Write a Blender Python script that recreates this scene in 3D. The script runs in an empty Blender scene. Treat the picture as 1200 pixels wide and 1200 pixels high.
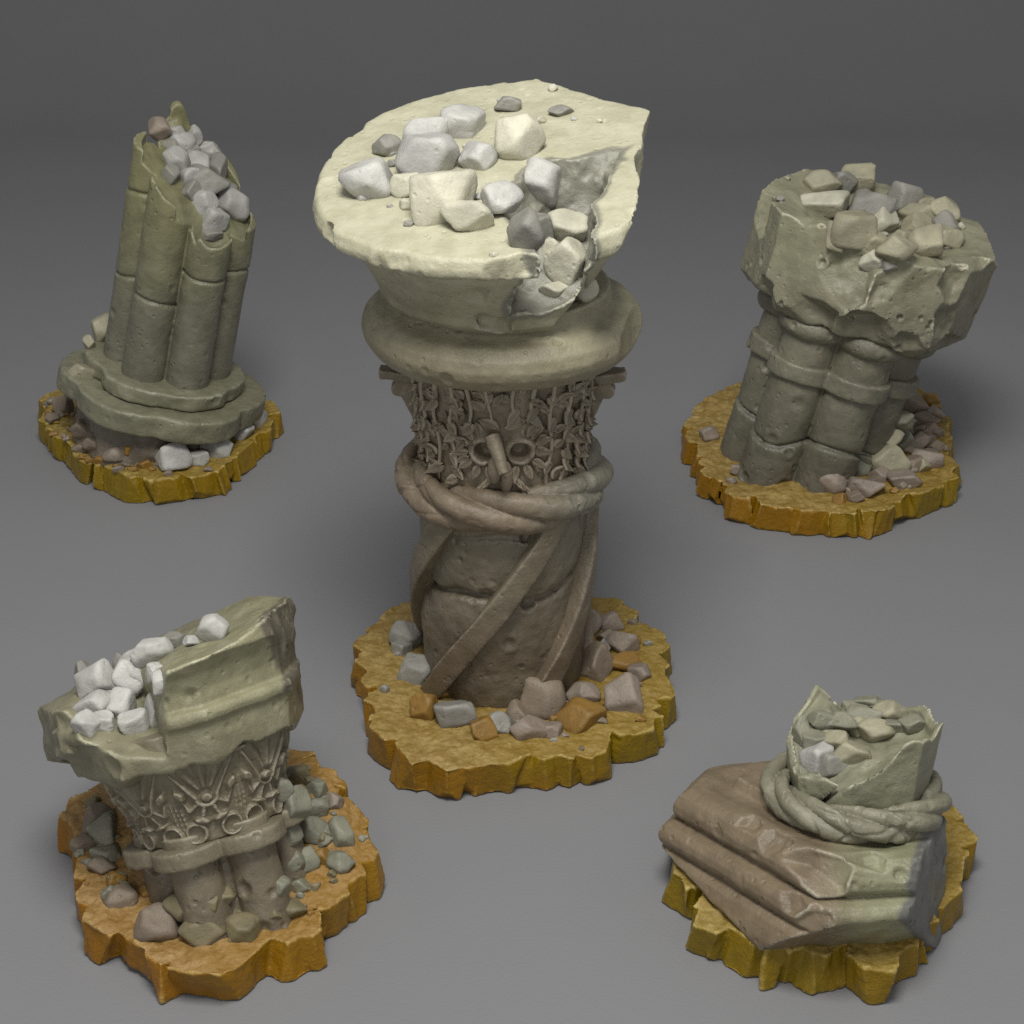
import bpy, math, time
import numpy as np
from mathutils import Matrix, Vector
from mathutils.bvhtree import BVHTree

T0 = time.time()
scene = bpy.context.scene
COL = scene.collection
rng = np.random.default_rng(7)

# ------------------------------------------------------------------ camera
FOV = math.radians(34.0)
PITCH = math.radians(28.0)
CAM = np.array([0.0, -8.37, 5.58])
FPX = 600.0 / math.tan(FOV / 2)
RIGHT = np.array([1.0, 0, 0])
FWD = np.array([0, math.cos(PITCH), -math.sin(PITCH)])
UP = np.array([0, math.sin(PITCH), math.cos(PITCH)])


def ray(px, py):
    d = FWD + RIGHT * ((px - 600) / FPX) - UP * ((py - 600) / FPX)
    return d / np.linalg.norm(d)


def on_z(px, py, z):
    d = ray(px, py)
    return CAM + d * ((z - CAM[2]) / d[2])


def on_y(px, py, y):
    d = ray(px, py)
    return CAM + d * ((y - CAM[1]) / d[1])


# ------------------------------------------------------------------ noise
TAB = rng.uniform(-1, 1, (64, 64, 64)).astype(np.float32)
RND = rng.uniform(0, 1, (64, 64, 64, 4)).astype(np.float32)


def vnoise(p, seed=0):
    p = p + np.array([13.7, 5.1, 9.3]) * (seed + 1)
    i = np.floor(p).astype(np.int64)
    f = p - i
    u = f * f * f * (f * (f * 6 - 15) + 10)
    x0, y0, z0 = (i[..., k] & 63 for k in range(3))
    x1, y1, z1 = (x0 + 1) & 63, (y0 + 1) & 63, (z0 + 1) & 63
    ux, uy, uz = u[..., 0], u[..., 1], u[..., 2]
    a = TAB[x0, y0, z0] * (1 - ux) + TAB[x1, y0, z0] * ux
    b = TAB[x0, y1, z0] * (1 - ux) + TAB[x1, y1, z0] * ux
    c = TAB[x0, y0, z1] * (1 - ux) + TAB[x1, y0, z1] * ux
    d = TAB[x0, y1, z1] * (1 - ux) + TAB[x1, y1, z1] * ux
    return (a * (1 - uy) + b * uy) * (1 - uz) + (c * (1 - uy) + d * uy) * uz


def fbm(p, freq, octv=3, seed=0):
    s, a, t = 0, 1.0, 0
    for o in range(octv):
        s = s + a * vnoise(p * freq, seed + o * 3)
        t += a
        a *= .5
        freq *= 2.03
    return s / t


def worley(p, freq, seed=0):
    """F1, F2 and a random number of the nearest cell (distances in cells)."""
    q = p * freq + np.array([3.3, 7.7, 1.9]) * (seed + 1)
    i = np.floor(q).astype(np.int64)
    f = q - i
    F1 = np.full(len(q), 9.0)
    F2 = np.full(len(q), 9.0)
    R = np.zeros(len(q))
    for dx in (-1, 0, 1):
        for dy in (-1, 0, 1):
            for dz in (-1, 0, 1):
                r = RND[(i[:, 0] + dx) & 63, (i[:, 1] + dy) & 63, (i[:, 2] + dz) & 63]
                v = r[:, :3] + np.array([dx, dy, dz]) - f
                d = np.sqrt((v * v).sum(1))
                near = d < F1
                F2 = np.where(near, F1, np.minimum(F2, d))
                R = np.where(near, r[:, 3], R)
                F1 = np.where(near, d, F1)
    return F1, F2, R


def sstep(a, b, x):
    t = np.clip((x - a) / (b - a), 0, 1)
    return t * t * (3 - 2 * t)


def smin(a, b, k):
    h = np.clip(.5 + .5 * (b - a) / k, 0, 1)
    return b * (1 - h) + a * h - k * h * (1 - h)


def smax(a, b, k):
    return -smin(-a, -b, k)


# ------------------------------------------------------------------ SDF -> mesh (sparse surface nets)
def mesh_sdf(f, lo, hi, h, lip=1.6):
    lo = np.array(lo, float)
    hi = np.array(hi, float)
    B = 8
    nb = np.ceil((hi - lo) / (h * B)).astype(int)
    n = nb * B + 1
    ax = [lo[k] + (np.arange(nb[k]) + .5) * h * B for k in range(3)]
    C = np.stack(np.meshgrid(*ax, indexing='ij'), -1)
    cd = f(C.reshape(-1, 3)).reshape(nb)
    act = np.argwhere(np.abs(cd) < lip * h * B * .87)
    sgn = np.repeat(np.repeat(np.repeat(cd.astype(np.float32), B, 0), B, 1), B, 2)
    G = np.ones(n, np.float32)
    G[:-1, :-1, :-1] = sgn
    G[-1] = 1; G[:, -1] = 1; G[:, :, -1] = 1
    off = np.stack(np.meshgrid(*[np.arange(B + 1)] * 3, indexing='ij'), -1).reshape(-1, 3)
    for s in range(0, len(act), 400):
        a = act[s:s + 400]
        idx = a[:, None, :] * B + off[None]
        P = lo + idx * h
        d = f(P.reshape(-1, 3)).astype(np.float32)
        ii = idx.reshape(-1, 3)
        G[ii[:, 0], ii[:, 1], ii[:, 2]] = d
    S = G < 0
    any_ = np.zeros(n - 1, bool)
    all_ = np.ones(n - 1, bool)
    for dx in (0, 1):
        for dy in (0, 1):
            for dz in (0, 1):
                v = S[dx:n[0] - 1 + dx, dy:n[1] - 1 + dy, dz:n[2] - 1 + dz]
                any_ |= v
                all_ &= v
    cells = np.argwhere(any_ & ~all_)
    vid = np.full(n - 1, -1, np.int32)
    vid[cells[:, 0], cells[:, 1], cells[:, 2]] = np.arange(len(cells))
    acc = np.zeros((len(cells), 3))
    cnt = np.zeros(len(cells))
    cor = [np.array(c) for c in np.ndindex(2, 2, 2)]
    for i0 in range(8):
        for i1 in range(i0 + 1, 8):
            e = cor[i1] - cor[i0]
            if np.abs(e).sum() != 1:
                continue
            c0 = cells + cor[i0]
            c1 = cells + cor[i1]
            g0 = G[c0[:, 0], c0[:, 1], c0[:, 2]]
            g1 = G[c1[:, 0], c1[:, 1], c1[:, 2]]
            m = (g0 < 0) != (g1 < 0)
            t = np.where(m, g0 / np.where(m, g0 - g1, 1), 0)
            acc += m[:, None] * (cor[i0] + e * t[:, None])
            cnt += m
    V = lo + (cells + acc / cnt[:, None]) * h
    quads = []
    for k in range(3):
        sl0 = [slice(None)] * 3
        sl1 = [slice(None)] * 3
        sl0[k] = slice(0, -1)
        sl1[k] = slice(1, None)
        a, b = S[tuple(sl0)], S[tuple(sl1)]
        ed = np.argwhere(a != b)
        u, v = (k + 1) % 3, (k + 2) % 3
        ed = ed[(ed[:, u] > 0) & (ed[:, v] > 0) & (ed[:, u] < n[u] - 1) & (ed[:, v] < n[v] - 1)]
        flip = a[ed[:, 0], ed[:, 1], ed[:, 2]]
        eu = np.zeros(3, int); eu[u] = 1
        ev = np.zeros(3, int); ev[v] = 1
        q = []
        for o in (-eu - ev, -ev, 0 * eu, -eu):
            c = ed + o
            q.append(vid[c[:, 0], c[:, 1], c[:, 2]])
        q = np.stack(q, 1)
        q[~flip] = q[~flip][:, ::-1]
        quads.append(q)
    F = np.concatenate(quads)
    F = F[(F >= 0).all(1)]
    # project the vertices onto the surface once or twice
    for _ in range(2):
        d = f(V)
        g = grad(f, V, h * .4, d)
        g2 = np.maximum((g * g).sum(1), .2)
        st = np.clip(d / g2, -h * .5, h * .5)
        V = V - g * st[:, None]
    return V, F


def grad(f, V, e, d0):
    g = np.zeros_like(V)
    for k in range(3):
        o = np.zeros(3); o[k] = e
        g[:, k] = (f(V + o) - d0) / e
    return g


def vnormals(V, F):
    a, b, c, d = (V[F[:, k]] for k in range(4))
    fn = np.cross(c - a, d - b)
    N = np.zeros_like(V)
    for k in range(4):
        for j in range(3):
            N[:, j] += np.bincount(F[:, k], fn[:, j], len(V))
    return N / np.maximum(np.linalg.norm(N, axis=1), 1e-12)[:, None]


def lap_mean(V, F):
    nV = len(V)
    s = np.zeros_like(V)
    c = np.zeros(nV)
    for k in range(4):
        i, j = F[:, k], F[:, (k + 1) % 4]
        for ax in range(3):
            s[:, ax] += np.bincount(i, V[j, ax], nV) + np.bincount(j, V[i, ax], nV)
        c += np.bincount(i, minlength=nV) + np.bincount(j, minlength=nV)
    return s / np.maximum(c, 1)[:, None]


def wear(V, F, mask, it=4, amt=.5):
    for _ in range(it):
        V = V + (lap_mean(V, F) - V) * (mask * amt)[:, None]
    return V


def weather(V, F, lump=.006, lf=5, fine=.0022, ff=26, pits=.012, pf=9, pp=.35, pr=.28, wearamt=.4, wf=6, seed=0):
    """irregular worn edges, soft lumps, fine tooling and round pits, on the mesh itself"""
    m = sstep(-.15, .45, fbm(V, wf, 2, seed + 40))
    V = wear(V, F, m, 4, wearamt)
    N = vnormals(V, F)
    d = lump * fbm(V, lf, 3, seed) + fine * fbm(V, ff, 2, seed + 5)
    if pits:
        for (fq, s2, k) in ((pf, 1, 1.0), (pf * 2.3, 2, .45)):
            F1, F2, R = worley(V, fq, seed + s2)
            rad = pr * (.4 + 1.2 * np.mod(R * 37.7, 1))
            hole = (R < pp) * (1 - sstep(.45, 1.0, F1 / rad))
            rim = (R < pp) * np.exp(-((F1 / rad - 1.15) / .25) ** 2) * .15
            d = d - pits * k * (hole - rim) * (.5 + np.mod(R * 91.3, 1))
    return V + N * d[:, None]


# ------------------------------------------------------------------ objects
def link_mesh(name, V, F, mat, parent=None, smooth=True, attrs=None):
    me = bpy.data.meshes.new(name)
    F = np.asarray(F)
    if parent is not None:
        V = V - np.array(root_loc(parent))
    nv, nf, k = len(V), len(F), F.shape[1]
    me.vertices.add(nv)
    me.vertices.foreach_set('co', np.ascontiguousarray(V, np.float32).ravel())
    me.loops.add(nf * k)
    me.loops.foreach_set('vertex_index', np.ascontiguousarray(F, np.int32).ravel())
    me.polygons.add(nf)
    me.polygons.foreach_set('loop_start', np.arange(0, nf * k, k, dtype=np.int32))
    me.polygons.foreach_set('use_smooth', np.full(nf, smooth))
    me.update(calc_edges=True)
    me.validate()
    if attrs:
        for an, av in attrs.items():
            at = me.attributes.new(an, 'FLOAT', 'POINT')
            at.data.foreach_set('value', np.ascontiguousarray(av, np.float32))
    o = bpy.data.objects.new(name, me)
    COL.objects.link(o)
    if mat:
        me.materials.append(mat)
    if parent is not None:
        o.parent = parent
    return o


def root_loc(o):
    while o.parent is not None:
        o = o.parent
    return o.location


def thing(name, loc, label, cat, group=None):
    o = bpy.data.objects.new(name, None)
    o.empty_display_size = .2
    COL.objects.link(o)
    o.location = loc
    o['label'] = label
    o['category'] = cat
    o['kind'] = 'thing'
    if group:
        o['group'] = group
    return o


class Frame:
    """a tilted local frame: origin and rotation; maps local points to world"""
    def __init__(self, o, R):
        self.o = np.array(o, float)
        self.R = np.array(R, float)          # columns = local axes in world

    def w(self, P):
        return P @ self.R.T + self.o

    def l(self, P):
        return (P - self.o) @ self.R


def rot(ax, deg):
    return np.array(Matrix.Rotation(math.radians(deg), 3, ax))


BV = {}


def solid(name, f, lo, hi, h, mat, parent, frame=None, post=None, lip=1.6, keep=True, broken=None):
    t = time.time()
    V, F = mesh_sdf(f, lo, hi, h, lip)
    if post:
        V = post(V, F)
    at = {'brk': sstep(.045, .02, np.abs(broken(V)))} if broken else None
    if frame is not None:
        V = frame.w(V)
    o = link_mesh(name, V, F, mat, parent, attrs=at)
    if keep:
        register(parent, V, F)
    print('%-22s %7d verts %.1fs' % (name, len(V), time.time() - t))
    return o


def register(parent, V, F):
    top = parent
    while top.parent is not None:
        top = top.parent
    BV.setdefault(top.name, []).append(BVHTree.FromPolygons([tuple(v) for v in V.tolist()], F.tolist()))


def cast(top, px, py):
    d = ray(px, py)
    best = None
    for b in BV.get(top.name, []):
        r = b.ray_cast(Vector(CAM), Vector(d))
        if r[0] is not None and (best is None or r[3] < best[1]):
            best = (np.array(r[0]), r[3], np.array(r[1]))
    return best


# ------------------------------------------------------------------ stones
STONE_SCALE = 1.12
_ICO = {}


def ico(level):
    if level not in _ICO:
        import bmesh
        bm = bmesh.new()
        bmesh.ops.create_icosphere(bm, subdivisions=level, radius=1)
        V = np.array([v.co[:] for v in bm.verts])
        F = np.array([[v.index for v in f.verts] for f in bm.faces])
        bm.free()
        _ICO[level] = (V / np.linalg.norm(V, axis=1)[:, None], F)
    return _ICO[level]


def stone_verts(r, level=4, sharp=22, nplanes=11, rough=.03):
    nplanes += 3
    D, F = ico(level)
    # a rough block: six jittered sides, then knocked-off corners
    q = r.normal(size=4); q /= np.linalg.norm(q)
    w_, x_, y_, z_ = q
    Q = np.array([[1 - 2 * (y_ * y_ + z_ * z_), 2 * (x_ * y_ - z_ * w_), 2 * (x_ * z_ + y_ * w_)],
                  [2 * (x_ * y_ + z_ * w_), 1 - 2 * (x_ * x_ + z_ * z_), 2 * (y_ * z_ - x_ * w_)],
                  [2 * (x_ * z_ - y_ * w_), 2 * (y_ * z_ + x_ * w_), 1 - 2 * (x_ * x_ + y_ * y_)]])
    n = np.concatenate([np.eye(3), -np.eye(3), r.normal(size=(max(nplanes - 6, 2), 3))])
    n[:6] += r.normal(size=(6, 3)) * .20
    n = (n / np.linalg.norm(n, axis=1)[:, None]) @ Q.T
    hgt = np.concatenate([r.uniform(.66, .92, 6), r.uniform(.80, 1.0, len(n) - 6)])
    q = np.maximum(D @ n.T / hgt, 0)
    rad = 1 / np.power(np.power(q, sharp).sum(1) + 1e-9, 1 / sharp)
    rad = np.minimum(rad, 1.16)
    V = D * rad[:, None]
    s = r.uniform(0, 40)
    V = V + D * (rough * fbm(V + s, 2.2, 3, 3) + rough * .35 * fbm(V + s, 9, 2, 9))[:, None]
    V /= np.abs(V).max(0)
    return V, F


def stone(top, parent, px, py, w, h, mat, sink=.0, scale=1.0, sharp=22, name='stone', seed=None, rough=.035, planes=11, dep=None, lift=None):
    w, h = w * STONE_SCALE * scale, h * STONE_SCALE * scale
    hit = None
    for dy in (.34, .6, 1.0, 1.6):        # the foot of the stone, or the nearest surface in front of it
        hit = cast(top, px, py + dy * h)
        if hit is not None:
            break
    if hit is None:
        print('!! stone missed', top.name, px, py)
        return None
    t = hit[1]
    P = CAM + ray(px, py) * t
    s = t / FPX
    a, b = w * s / 2, h * s / 2
    c = dep * s / 2 if dep else (a + b) / 2 * .95
    r = np.random.default_rng(int(px * 131 + py * 17 + (seed or 0)))
    lev = 4 if max(w, h) > 16 else 3
    V, F = stone_verts(r, lev, sharp, planes, rough)
    d = ray(px, py)
    rt = np.cross(d, UP); rt /= np.linalg.norm(rt)
    up = np.cross(rt, d)
    R = np.stack([rt * a, up * b, -d * c], 1)
    V = V @ R.T + P + d * c * (sink + .30)
    if lift:
        V = V + np.array([0, 0, lift])
    V[:, 2] = np.maximum(V[:, 2], .01)
    return link_mesh(name, V, F, mat, parent)


def sprinkle(top, parent, spots, n, mats, z0, z1, seed, spread=26, smin_=6, smax_=13):
    """small broken bits lying between the bigger stones, on whatever near-level surface is there"""
    r = np.random.default_rng(seed)
    k = tries = 0
    while k < n and tries < n * 8:
        tries += 1
        x, y = spots[r.integers(len(spots))][:2]
        x += r.normal() * spread
        y += r.normal() * spread * .6
        hit = cast(top, x, y)
        if hit is None or not (z0 < hit[0][2] < z1) or hit[2][2] < .75:
            continue
        w = r.uniform(smin_, smax_)
        stone(top, parent, x, y, w, w * r.uniform(.6, .9), M[mats[r.integers(len(mats))]], sharp=30, planes=7, seed=k, sink=.15)
        k += 1
# ------------------------------------------------------------------ materials
def nd(nt, typ, **kw):
    n = nt.nodes.new(typ)
    for k, v in kw.items():
        setattr(n, k, v)
    return n


def mixc(nt, fac, a, b, mode='MIX'):
    m = nd(nt, 'ShaderNodeMix', data_type='RGBA', blend_type=mode)
    for sock, v in ((m.inputs[0], fac), (m.inputs[6], a), (m.inputs[7], b)):
        if hasattr(v, 'is_linked'):
            nt.links.new(v, sock)
        elif isinstance(v, (int, float)):
            sock.default_value = v
        else:
            sock.default_value = (*v, 1)
    return m.outputs[2]


def maprange(nt, v, a, b, c=0., d=1.):
    m = nd(nt, 'ShaderNodeMapRange', interpolation_type='SMOOTHSTEP')
    nt.links.new(v, m.inputs[0])
    for i, x in enumerate((a, b, c, d)):
        m.inputs[i + 1].default_value = x
    return m.outputs[0]


def noise(nt, co, scale, detail=4, rough=.55):
    n = nd(nt, 'ShaderNodeTexNoise')
    nt.links.new(co, n.inputs['Vector'])
    n.inputs['Scale'].default_value = scale
    n.inputs['Detail'].default_value = detail
    n.inputs['Roughness'].default_value = rough
    return n.outputs['Fac']


def new_mat(name):
    m = bpy.data.materials.new(name)
    m.use_nodes = True
    nt = m.node_tree
    b = nt.nodes['Principled BSDF']
    return m, nt, b


def painted(name, low, high, z0, z1, side=None, sx=(0, 1), edge=(.5, .5, .42), edge_amt=.6, rough=.34,
            grain=.42, mott=.18, spec=.48, brk=(.2, .19, .16)):
    """airbrushed stone paint: one colour low on the cast, another high up, mottled, with drybrushed edges"""
    m, nt, b = new_mat(name)
    tc = nd(nt, 'ShaderNodeTexCoord')
    co = tc.outputs['Object']
    sep = nd(nt, 'ShaderNodeSeparateXYZ')
    nt.links.new(co, sep.inputs[0])
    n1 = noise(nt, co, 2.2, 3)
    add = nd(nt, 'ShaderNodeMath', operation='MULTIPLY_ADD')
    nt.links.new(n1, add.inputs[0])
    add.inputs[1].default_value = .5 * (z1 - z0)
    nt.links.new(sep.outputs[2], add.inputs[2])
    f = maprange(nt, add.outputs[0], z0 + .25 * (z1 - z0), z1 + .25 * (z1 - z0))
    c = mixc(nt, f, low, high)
    if side is not None:
        a2 = nd(nt, 'ShaderNodeMath', operation='MULTIPLY_ADD')
        nt.links.new(n1, a2.inputs[0])
        a2.inputs[1].default_value = .4
        nt.links.new(sep.outputs[0], a2.inputs[2])
        c = mixc(nt, maprange(nt, a2.outputs[0], sx[0] + .2, sx[1] + .2), c, side)
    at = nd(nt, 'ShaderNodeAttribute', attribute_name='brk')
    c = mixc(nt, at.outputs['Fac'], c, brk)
    n2 = noise(nt, co, 7, 5, .6)
    hsv = mixc(nt, maprange(nt, n2, .3, .7, -mott + .5, mott + .5), (.0, .0, .0), (1., 1., 1.))
    c = mixc(nt, .55, c, hsv, 'SOFT_LIGHT')
    geo = nd(nt, 'ShaderNodeNewGeometry')
    n3 = noise(nt, co, 14, 3)
    pe = nd(nt, 'ShaderNodeMath', operation='MULTIPLY_ADD')
    nt.links.new(n3, pe.inputs[0])
    pe.inputs[1].default_value = .05
    nt.links.new(geo.outputs['Pointiness'], pe.inputs[2])
    c = mixc(nt, maprange(nt, pe.outputs[0], .548, .61, 0, edge_amt), c, edge)
    nt.links.new(c, b.inputs['Base Color'])
    b.inputs['Roughness'].default_value = rough
    b.inputs['Specular IOR Level'].default_value = spec
    stone_bump(nt, b, co, grain)
    return m


def stone_bump(nt, b, co, grain, pit=.5):
    """fine cast-stone grain and pinholes"""
    vo = nd(nt, 'ShaderNodeTexVoronoi')
    nt.links.new(co, vo.inputs['Vector'])
    vo.inputs['Scale'].default_value = 16
    few = maprange(nt, noise(nt, co, 3.5, 2), .45, .6, 0, 1)
    hole = maprange(nt, vo.outputs['Distance'], .10, .24, 0, 1)
    keep = nd(nt, 'ShaderNodeMix', data_type='FLOAT')
    nt.links.new(few, keep.inputs[0])
    keep.inputs[2].default_value = 1
    nt.links.new(hole, keep.inputs[3])
    b1 = nd(nt, 'ShaderNodeBump')
    b1.inputs['Strength'].default_value = pit
    b1.inputs['Distance'].default_value = .012
    nt.links.new(keep.outputs[0], b1.inputs['Height'])
    b2 = nd(nt, 'ShaderNodeBump')
    b2.inputs['Strength'].default_value = grain
    b2.inputs['Distance'].default_value = .010
    nt.links.new(noise(nt, co, 60, 5, .75), b2.inputs['Height'])
    nt.links.new(b1.outputs[0], b2.inputs['Normal'])
    b3 = nd(nt, 'ShaderNodeBump')
    b3.inputs['Strength'].default_value = .35
    b3.inputs['Distance'].default_value = .02
    nt.links.new(noise(nt, co, 13, 4, .6), b3.inputs['Height'])
    nt.links.new(b2.outputs[0], b3.inputs['Normal'])
    nt.links.new(b3.outputs[0], b.inputs['Normal'])


def base_mat(name, side_a, side_b, top_a, top_b):
    m, nt, b = new_mat(name)
    tc = nd(nt, 'ShaderNodeTexCoord')
    co = tc.outputs['Object']
    geo = nd(nt, 'ShaderNodeNewGeometry')
    n1 = noise(nt, co, 1.6, 3)
    sep = nd(nt, 'ShaderNodeSeparateXYZ')
    nt.links.new(co, sep.inputs[0])
    ax = nd(nt, 'ShaderNodeMath', operation='MULTIPLY_ADD')
    nt.links.new(sep.outputs[0], ax.inputs[0])
    ax.inputs[1].default_value = .22
    nt.links.new(n1, ax.inputs[2])
    fx = maprange(nt, ax.outputs[0], .25, .78)
    cs = mixc(nt, fx, side_a, side_b)
    n2 = noise(nt, co, 12, 5, .65)
    ct = mixc(nt, maprange(nt, n2, .35, .65), top_a, top_b)
    ct = mixc(nt, maprange(nt, fx, 0, 1, 0, .35), ct, side_b)
    at = nd(nt, 'ShaderNodeAttribute', attribute_name='top')
    c = mixc(nt, at.outputs['Fac'], cs, ct)
    pe = nd(nt, 'ShaderNodeMath', operation='MULTIPLY_ADD')
    nt.links.new(n2, pe.inputs[0])
    pe.inputs[1].default_value = .06
    nt.links.new(geo.outputs['Pointiness'], pe.inputs[2])
    c = mixc(nt, maprange(nt, pe.outputs[0], .55, .64, 0, .6), c, (.56, .43, .15))
    nt.links.new(c, b.inputs['Base Color'])
    nt.links.new(maprange(nt, at.outputs['Fac'], 0, 1, .25, .38), b.inputs['Roughness'])
    b.inputs['Specular IOR Level'].default_value = .4
    bm = nd(nt, 'ShaderNodeBump')
    bm.inputs['Strength'].default_value = .6
    bm.inputs['Distance'].default_value = .014
    nt.links.new(noise(nt, co, 50, 5, .7), bm.inputs['Height'])
    vo = nd(nt, 'ShaderNodeTexVoronoi', feature='SMOOTH_F1')
    nt.links.new(co, vo.inputs['Vector'])
    vo.inputs['Scale'].default_value = 34
    b0 = nd(nt, 'ShaderNodeBump', invert=True)
    nt.links.new(maprange(nt, at.outputs['Fac'], 0, 1, .05, .5), b0.inputs['Strength'])
    b0.inputs['Distance'].default_value = .02
    nt.links.new(vo.outputs['Distance'], b0.inputs['Height'])
    nt.links.new(b0.outputs[0], bm.inputs['Normal'])
    nt.links.new(bm.outputs[0], b.inputs['Normal'])
    return m


def stone_mat(name, col, var=.22, rough=.40, edge=(.6, .6, .56), edge_amt=.6):
    m, nt, b = new_mat(name)
    tc = nd(nt, 'ShaderNodeTexCoord')
    co = tc.outputs['Object']
    oi = nd(nt, 'ShaderNodeObjectInfo')
    geo = nd(nt, 'ShaderNodeNewGeometry')
    n1 = noise(nt, co, 5, 5, .6)
    lo = tuple(x * (1 - var) for x in col)
    hi = tuple(min(.9, x * (1 + var)) for x in col)
    c = mixc(nt, maprange(nt, n1, .3, .7), lo, hi)
    c = mixc(nt, maprange(nt, oi.outputs['Random'], 0, 1, 0, .25), c, tuple(x * (1 - var * 1.1) for x in col))
    c = mixc(nt, maprange(nt, geo.outputs['Pointiness'], .54, .66, 0, edge_amt), c, edge)
    nt.links.new(c, b.inputs['Base Color'])
    b.inputs['Roughness'].default_value = rough
    b.inputs['Specular IOR Level'].default_value = .35
    stone_bump(nt, b, co, .4, .35)
    return m


M = {}
M['base_gold'] = base_mat('ochre_ground', (.25, .118, .002), (.22, .142, .002), (.235, .15, .035), (.34, .24, .08))
M['base_orange'] = base_mat('orange_ground', (.26, .11, .002), (.26, .132, .002), (.255, .145, .04), (.35, .22, .085))
M['base_olive'] = base_mat('olive_ground', (.205, .135, .002), (.235, .138, .002), (.24, .165, .036), (.34, .25, .075))
M['st_white'] = stone_mat('pale_stone', (.46, .452, .42))
M['st_cream'] = stone_mat('cream_stone', (.51, .495, .385))
M['st_grey'] = stone_mat('grey_stone', (.25, .24, .21))
M['st_green'] = stone_mat('green_grey_stone', (.215, .21, .155))
M['st_light'] = stone_mat('light_grey_stone', (.37, .365, .335))
M['st_moss'] = stone_mat('moss_stone', (.175, .15, .085), edge=(.4, .35, .22))
M['st_brown'] = stone_mat('brown_stone', (.195, .155, .115), edge=(.42, .35, .28))
M['st_pink'] = stone_mat('mauve_stone', (.245, .20, .16), edge=(.46, .39, .33))
M['st_ochre'] = stone_mat('ochre_stone', (.24, .135, .03), edge=(.5, .35, .14))
M['st_olive'] = stone_mat('olive_stone', (.33, .31, .215), edge=(.5, .47, .3))
# ------------------------------------------------------------------ the setting
def build_setting():
    m, nt, b = new_mat('grey_backdrop')
    tc = nd(nt, 'ShaderNodeTexCoord')
    n = noise(nt, tc.outputs['Object'], .8, 3)
    c = mixc(nt, n, (.195, .196, .203), (.21, .211, .217))
    nt.links.new(c, b.inputs['Base Color'])
    b.inputs['Roughness'].default_value = .75
    b.inputs['Specular IOR Level'].default_value = .2
    bm = nd(nt, 'ShaderNodeBump')
    bm.inputs['Strength'].default_value = .35
    bm.inputs['Distance'].default_value = .01
    nt.links.new(noise(nt, tc.outputs['Object'], 60, 3, .6), bm.inputs['Height'])
    nt.links.new(bm.outputs[0], b.inputs['Normal'])
    # a paper sweep: floor, curve and wall in one sheet
    prof = [(-14.0, 0.0), (12.0, 0.0)]
    R = 6.0
    for k in range(1, 25):
        a = math.pi / 2 * k / 24
        prof.append((12.0 + R * math.sin(a), R - R * math.cos(a)))
    prof.append((18.0, 14.0))
    V = []
    for x in (-18, 18):
        V += [(x, y, z) for y, z in prof]
    n_ = len(prof)
    F = [(i, n_ + i, n_ + i + 1, i + 1) for i in range(n_ - 1)]
    o = link_mesh('floor', np.array(V, float), np.array(F), m)
    o['kind'] = 'structure'
    o['label'] = 'plain matt grey studio floor sweeping up behind the ruins'


def area(name, loc, target, size, energy, color=(1, 1, 1), sy=None):
    l = bpy.data.lights.new(name, 'AREA')
    l.energy = energy
    l.color = color
    l.size = size
    if sy:
        l.shape = 'RECTANGLE'
        l.size_y = sy
    o = bpy.data.objects.new(name, l)
    COL.objects.link(o)
    o.location = loc
    o.rotation_euler = (Vector(target) - Vector(loc)).to_track_quat('-Z', 'Y').to_euler()
    return o


def build_light():
    w = bpy.data.worlds.new('World')
    scene.world = w
    w.use_nodes = True
    bg = w.node_tree.nodes['Background']
    bg.inputs[0].default_value = (1.0, .99, .98, 1)
    bg.inputs[1].default_value = WORLD_STRENGTH
    for a in LIGHTS:
        area(*a)
    cam = bpy.data.cameras.new('camera')
    o = bpy.data.objects.new('camera', cam)
    COL.objects.link(o)
    o.location = CAM
    o.rotation_euler = (math.pi / 2 - PITCH, 0, 0)
    cam.sensor_fit = 'HORIZONTAL'
    cam.angle = FOV
    cam.clip_end = 100
    scene.camera = o
    scene.view_settings.view_transform = 'Standard'
    scene.view_settings.look = 'None'
    scene.view_settings.exposure = 0
    scene.view_settings.gamma = 1
    scene.view_settings.use_curve_mapping = False
    scene.render.film_transparent = False
    scene.cycles.use_denoising = False
    scene.cycles.max_bounces = 6
    scene.cycles.diffuse_bounces = 1


WORLD_STRENGTH = .33
LIGHTS = [
    ('key_softbox', (-.3, -4.2, 11.0), (0, .3, 0), 3.6, 1090, (1, .985, .95)),
    ('front_softbox', (-1.5, -12.0, 5.2), (0, 0, 1.4), 3.0, 170, (1, .985, .96)),
]


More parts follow.
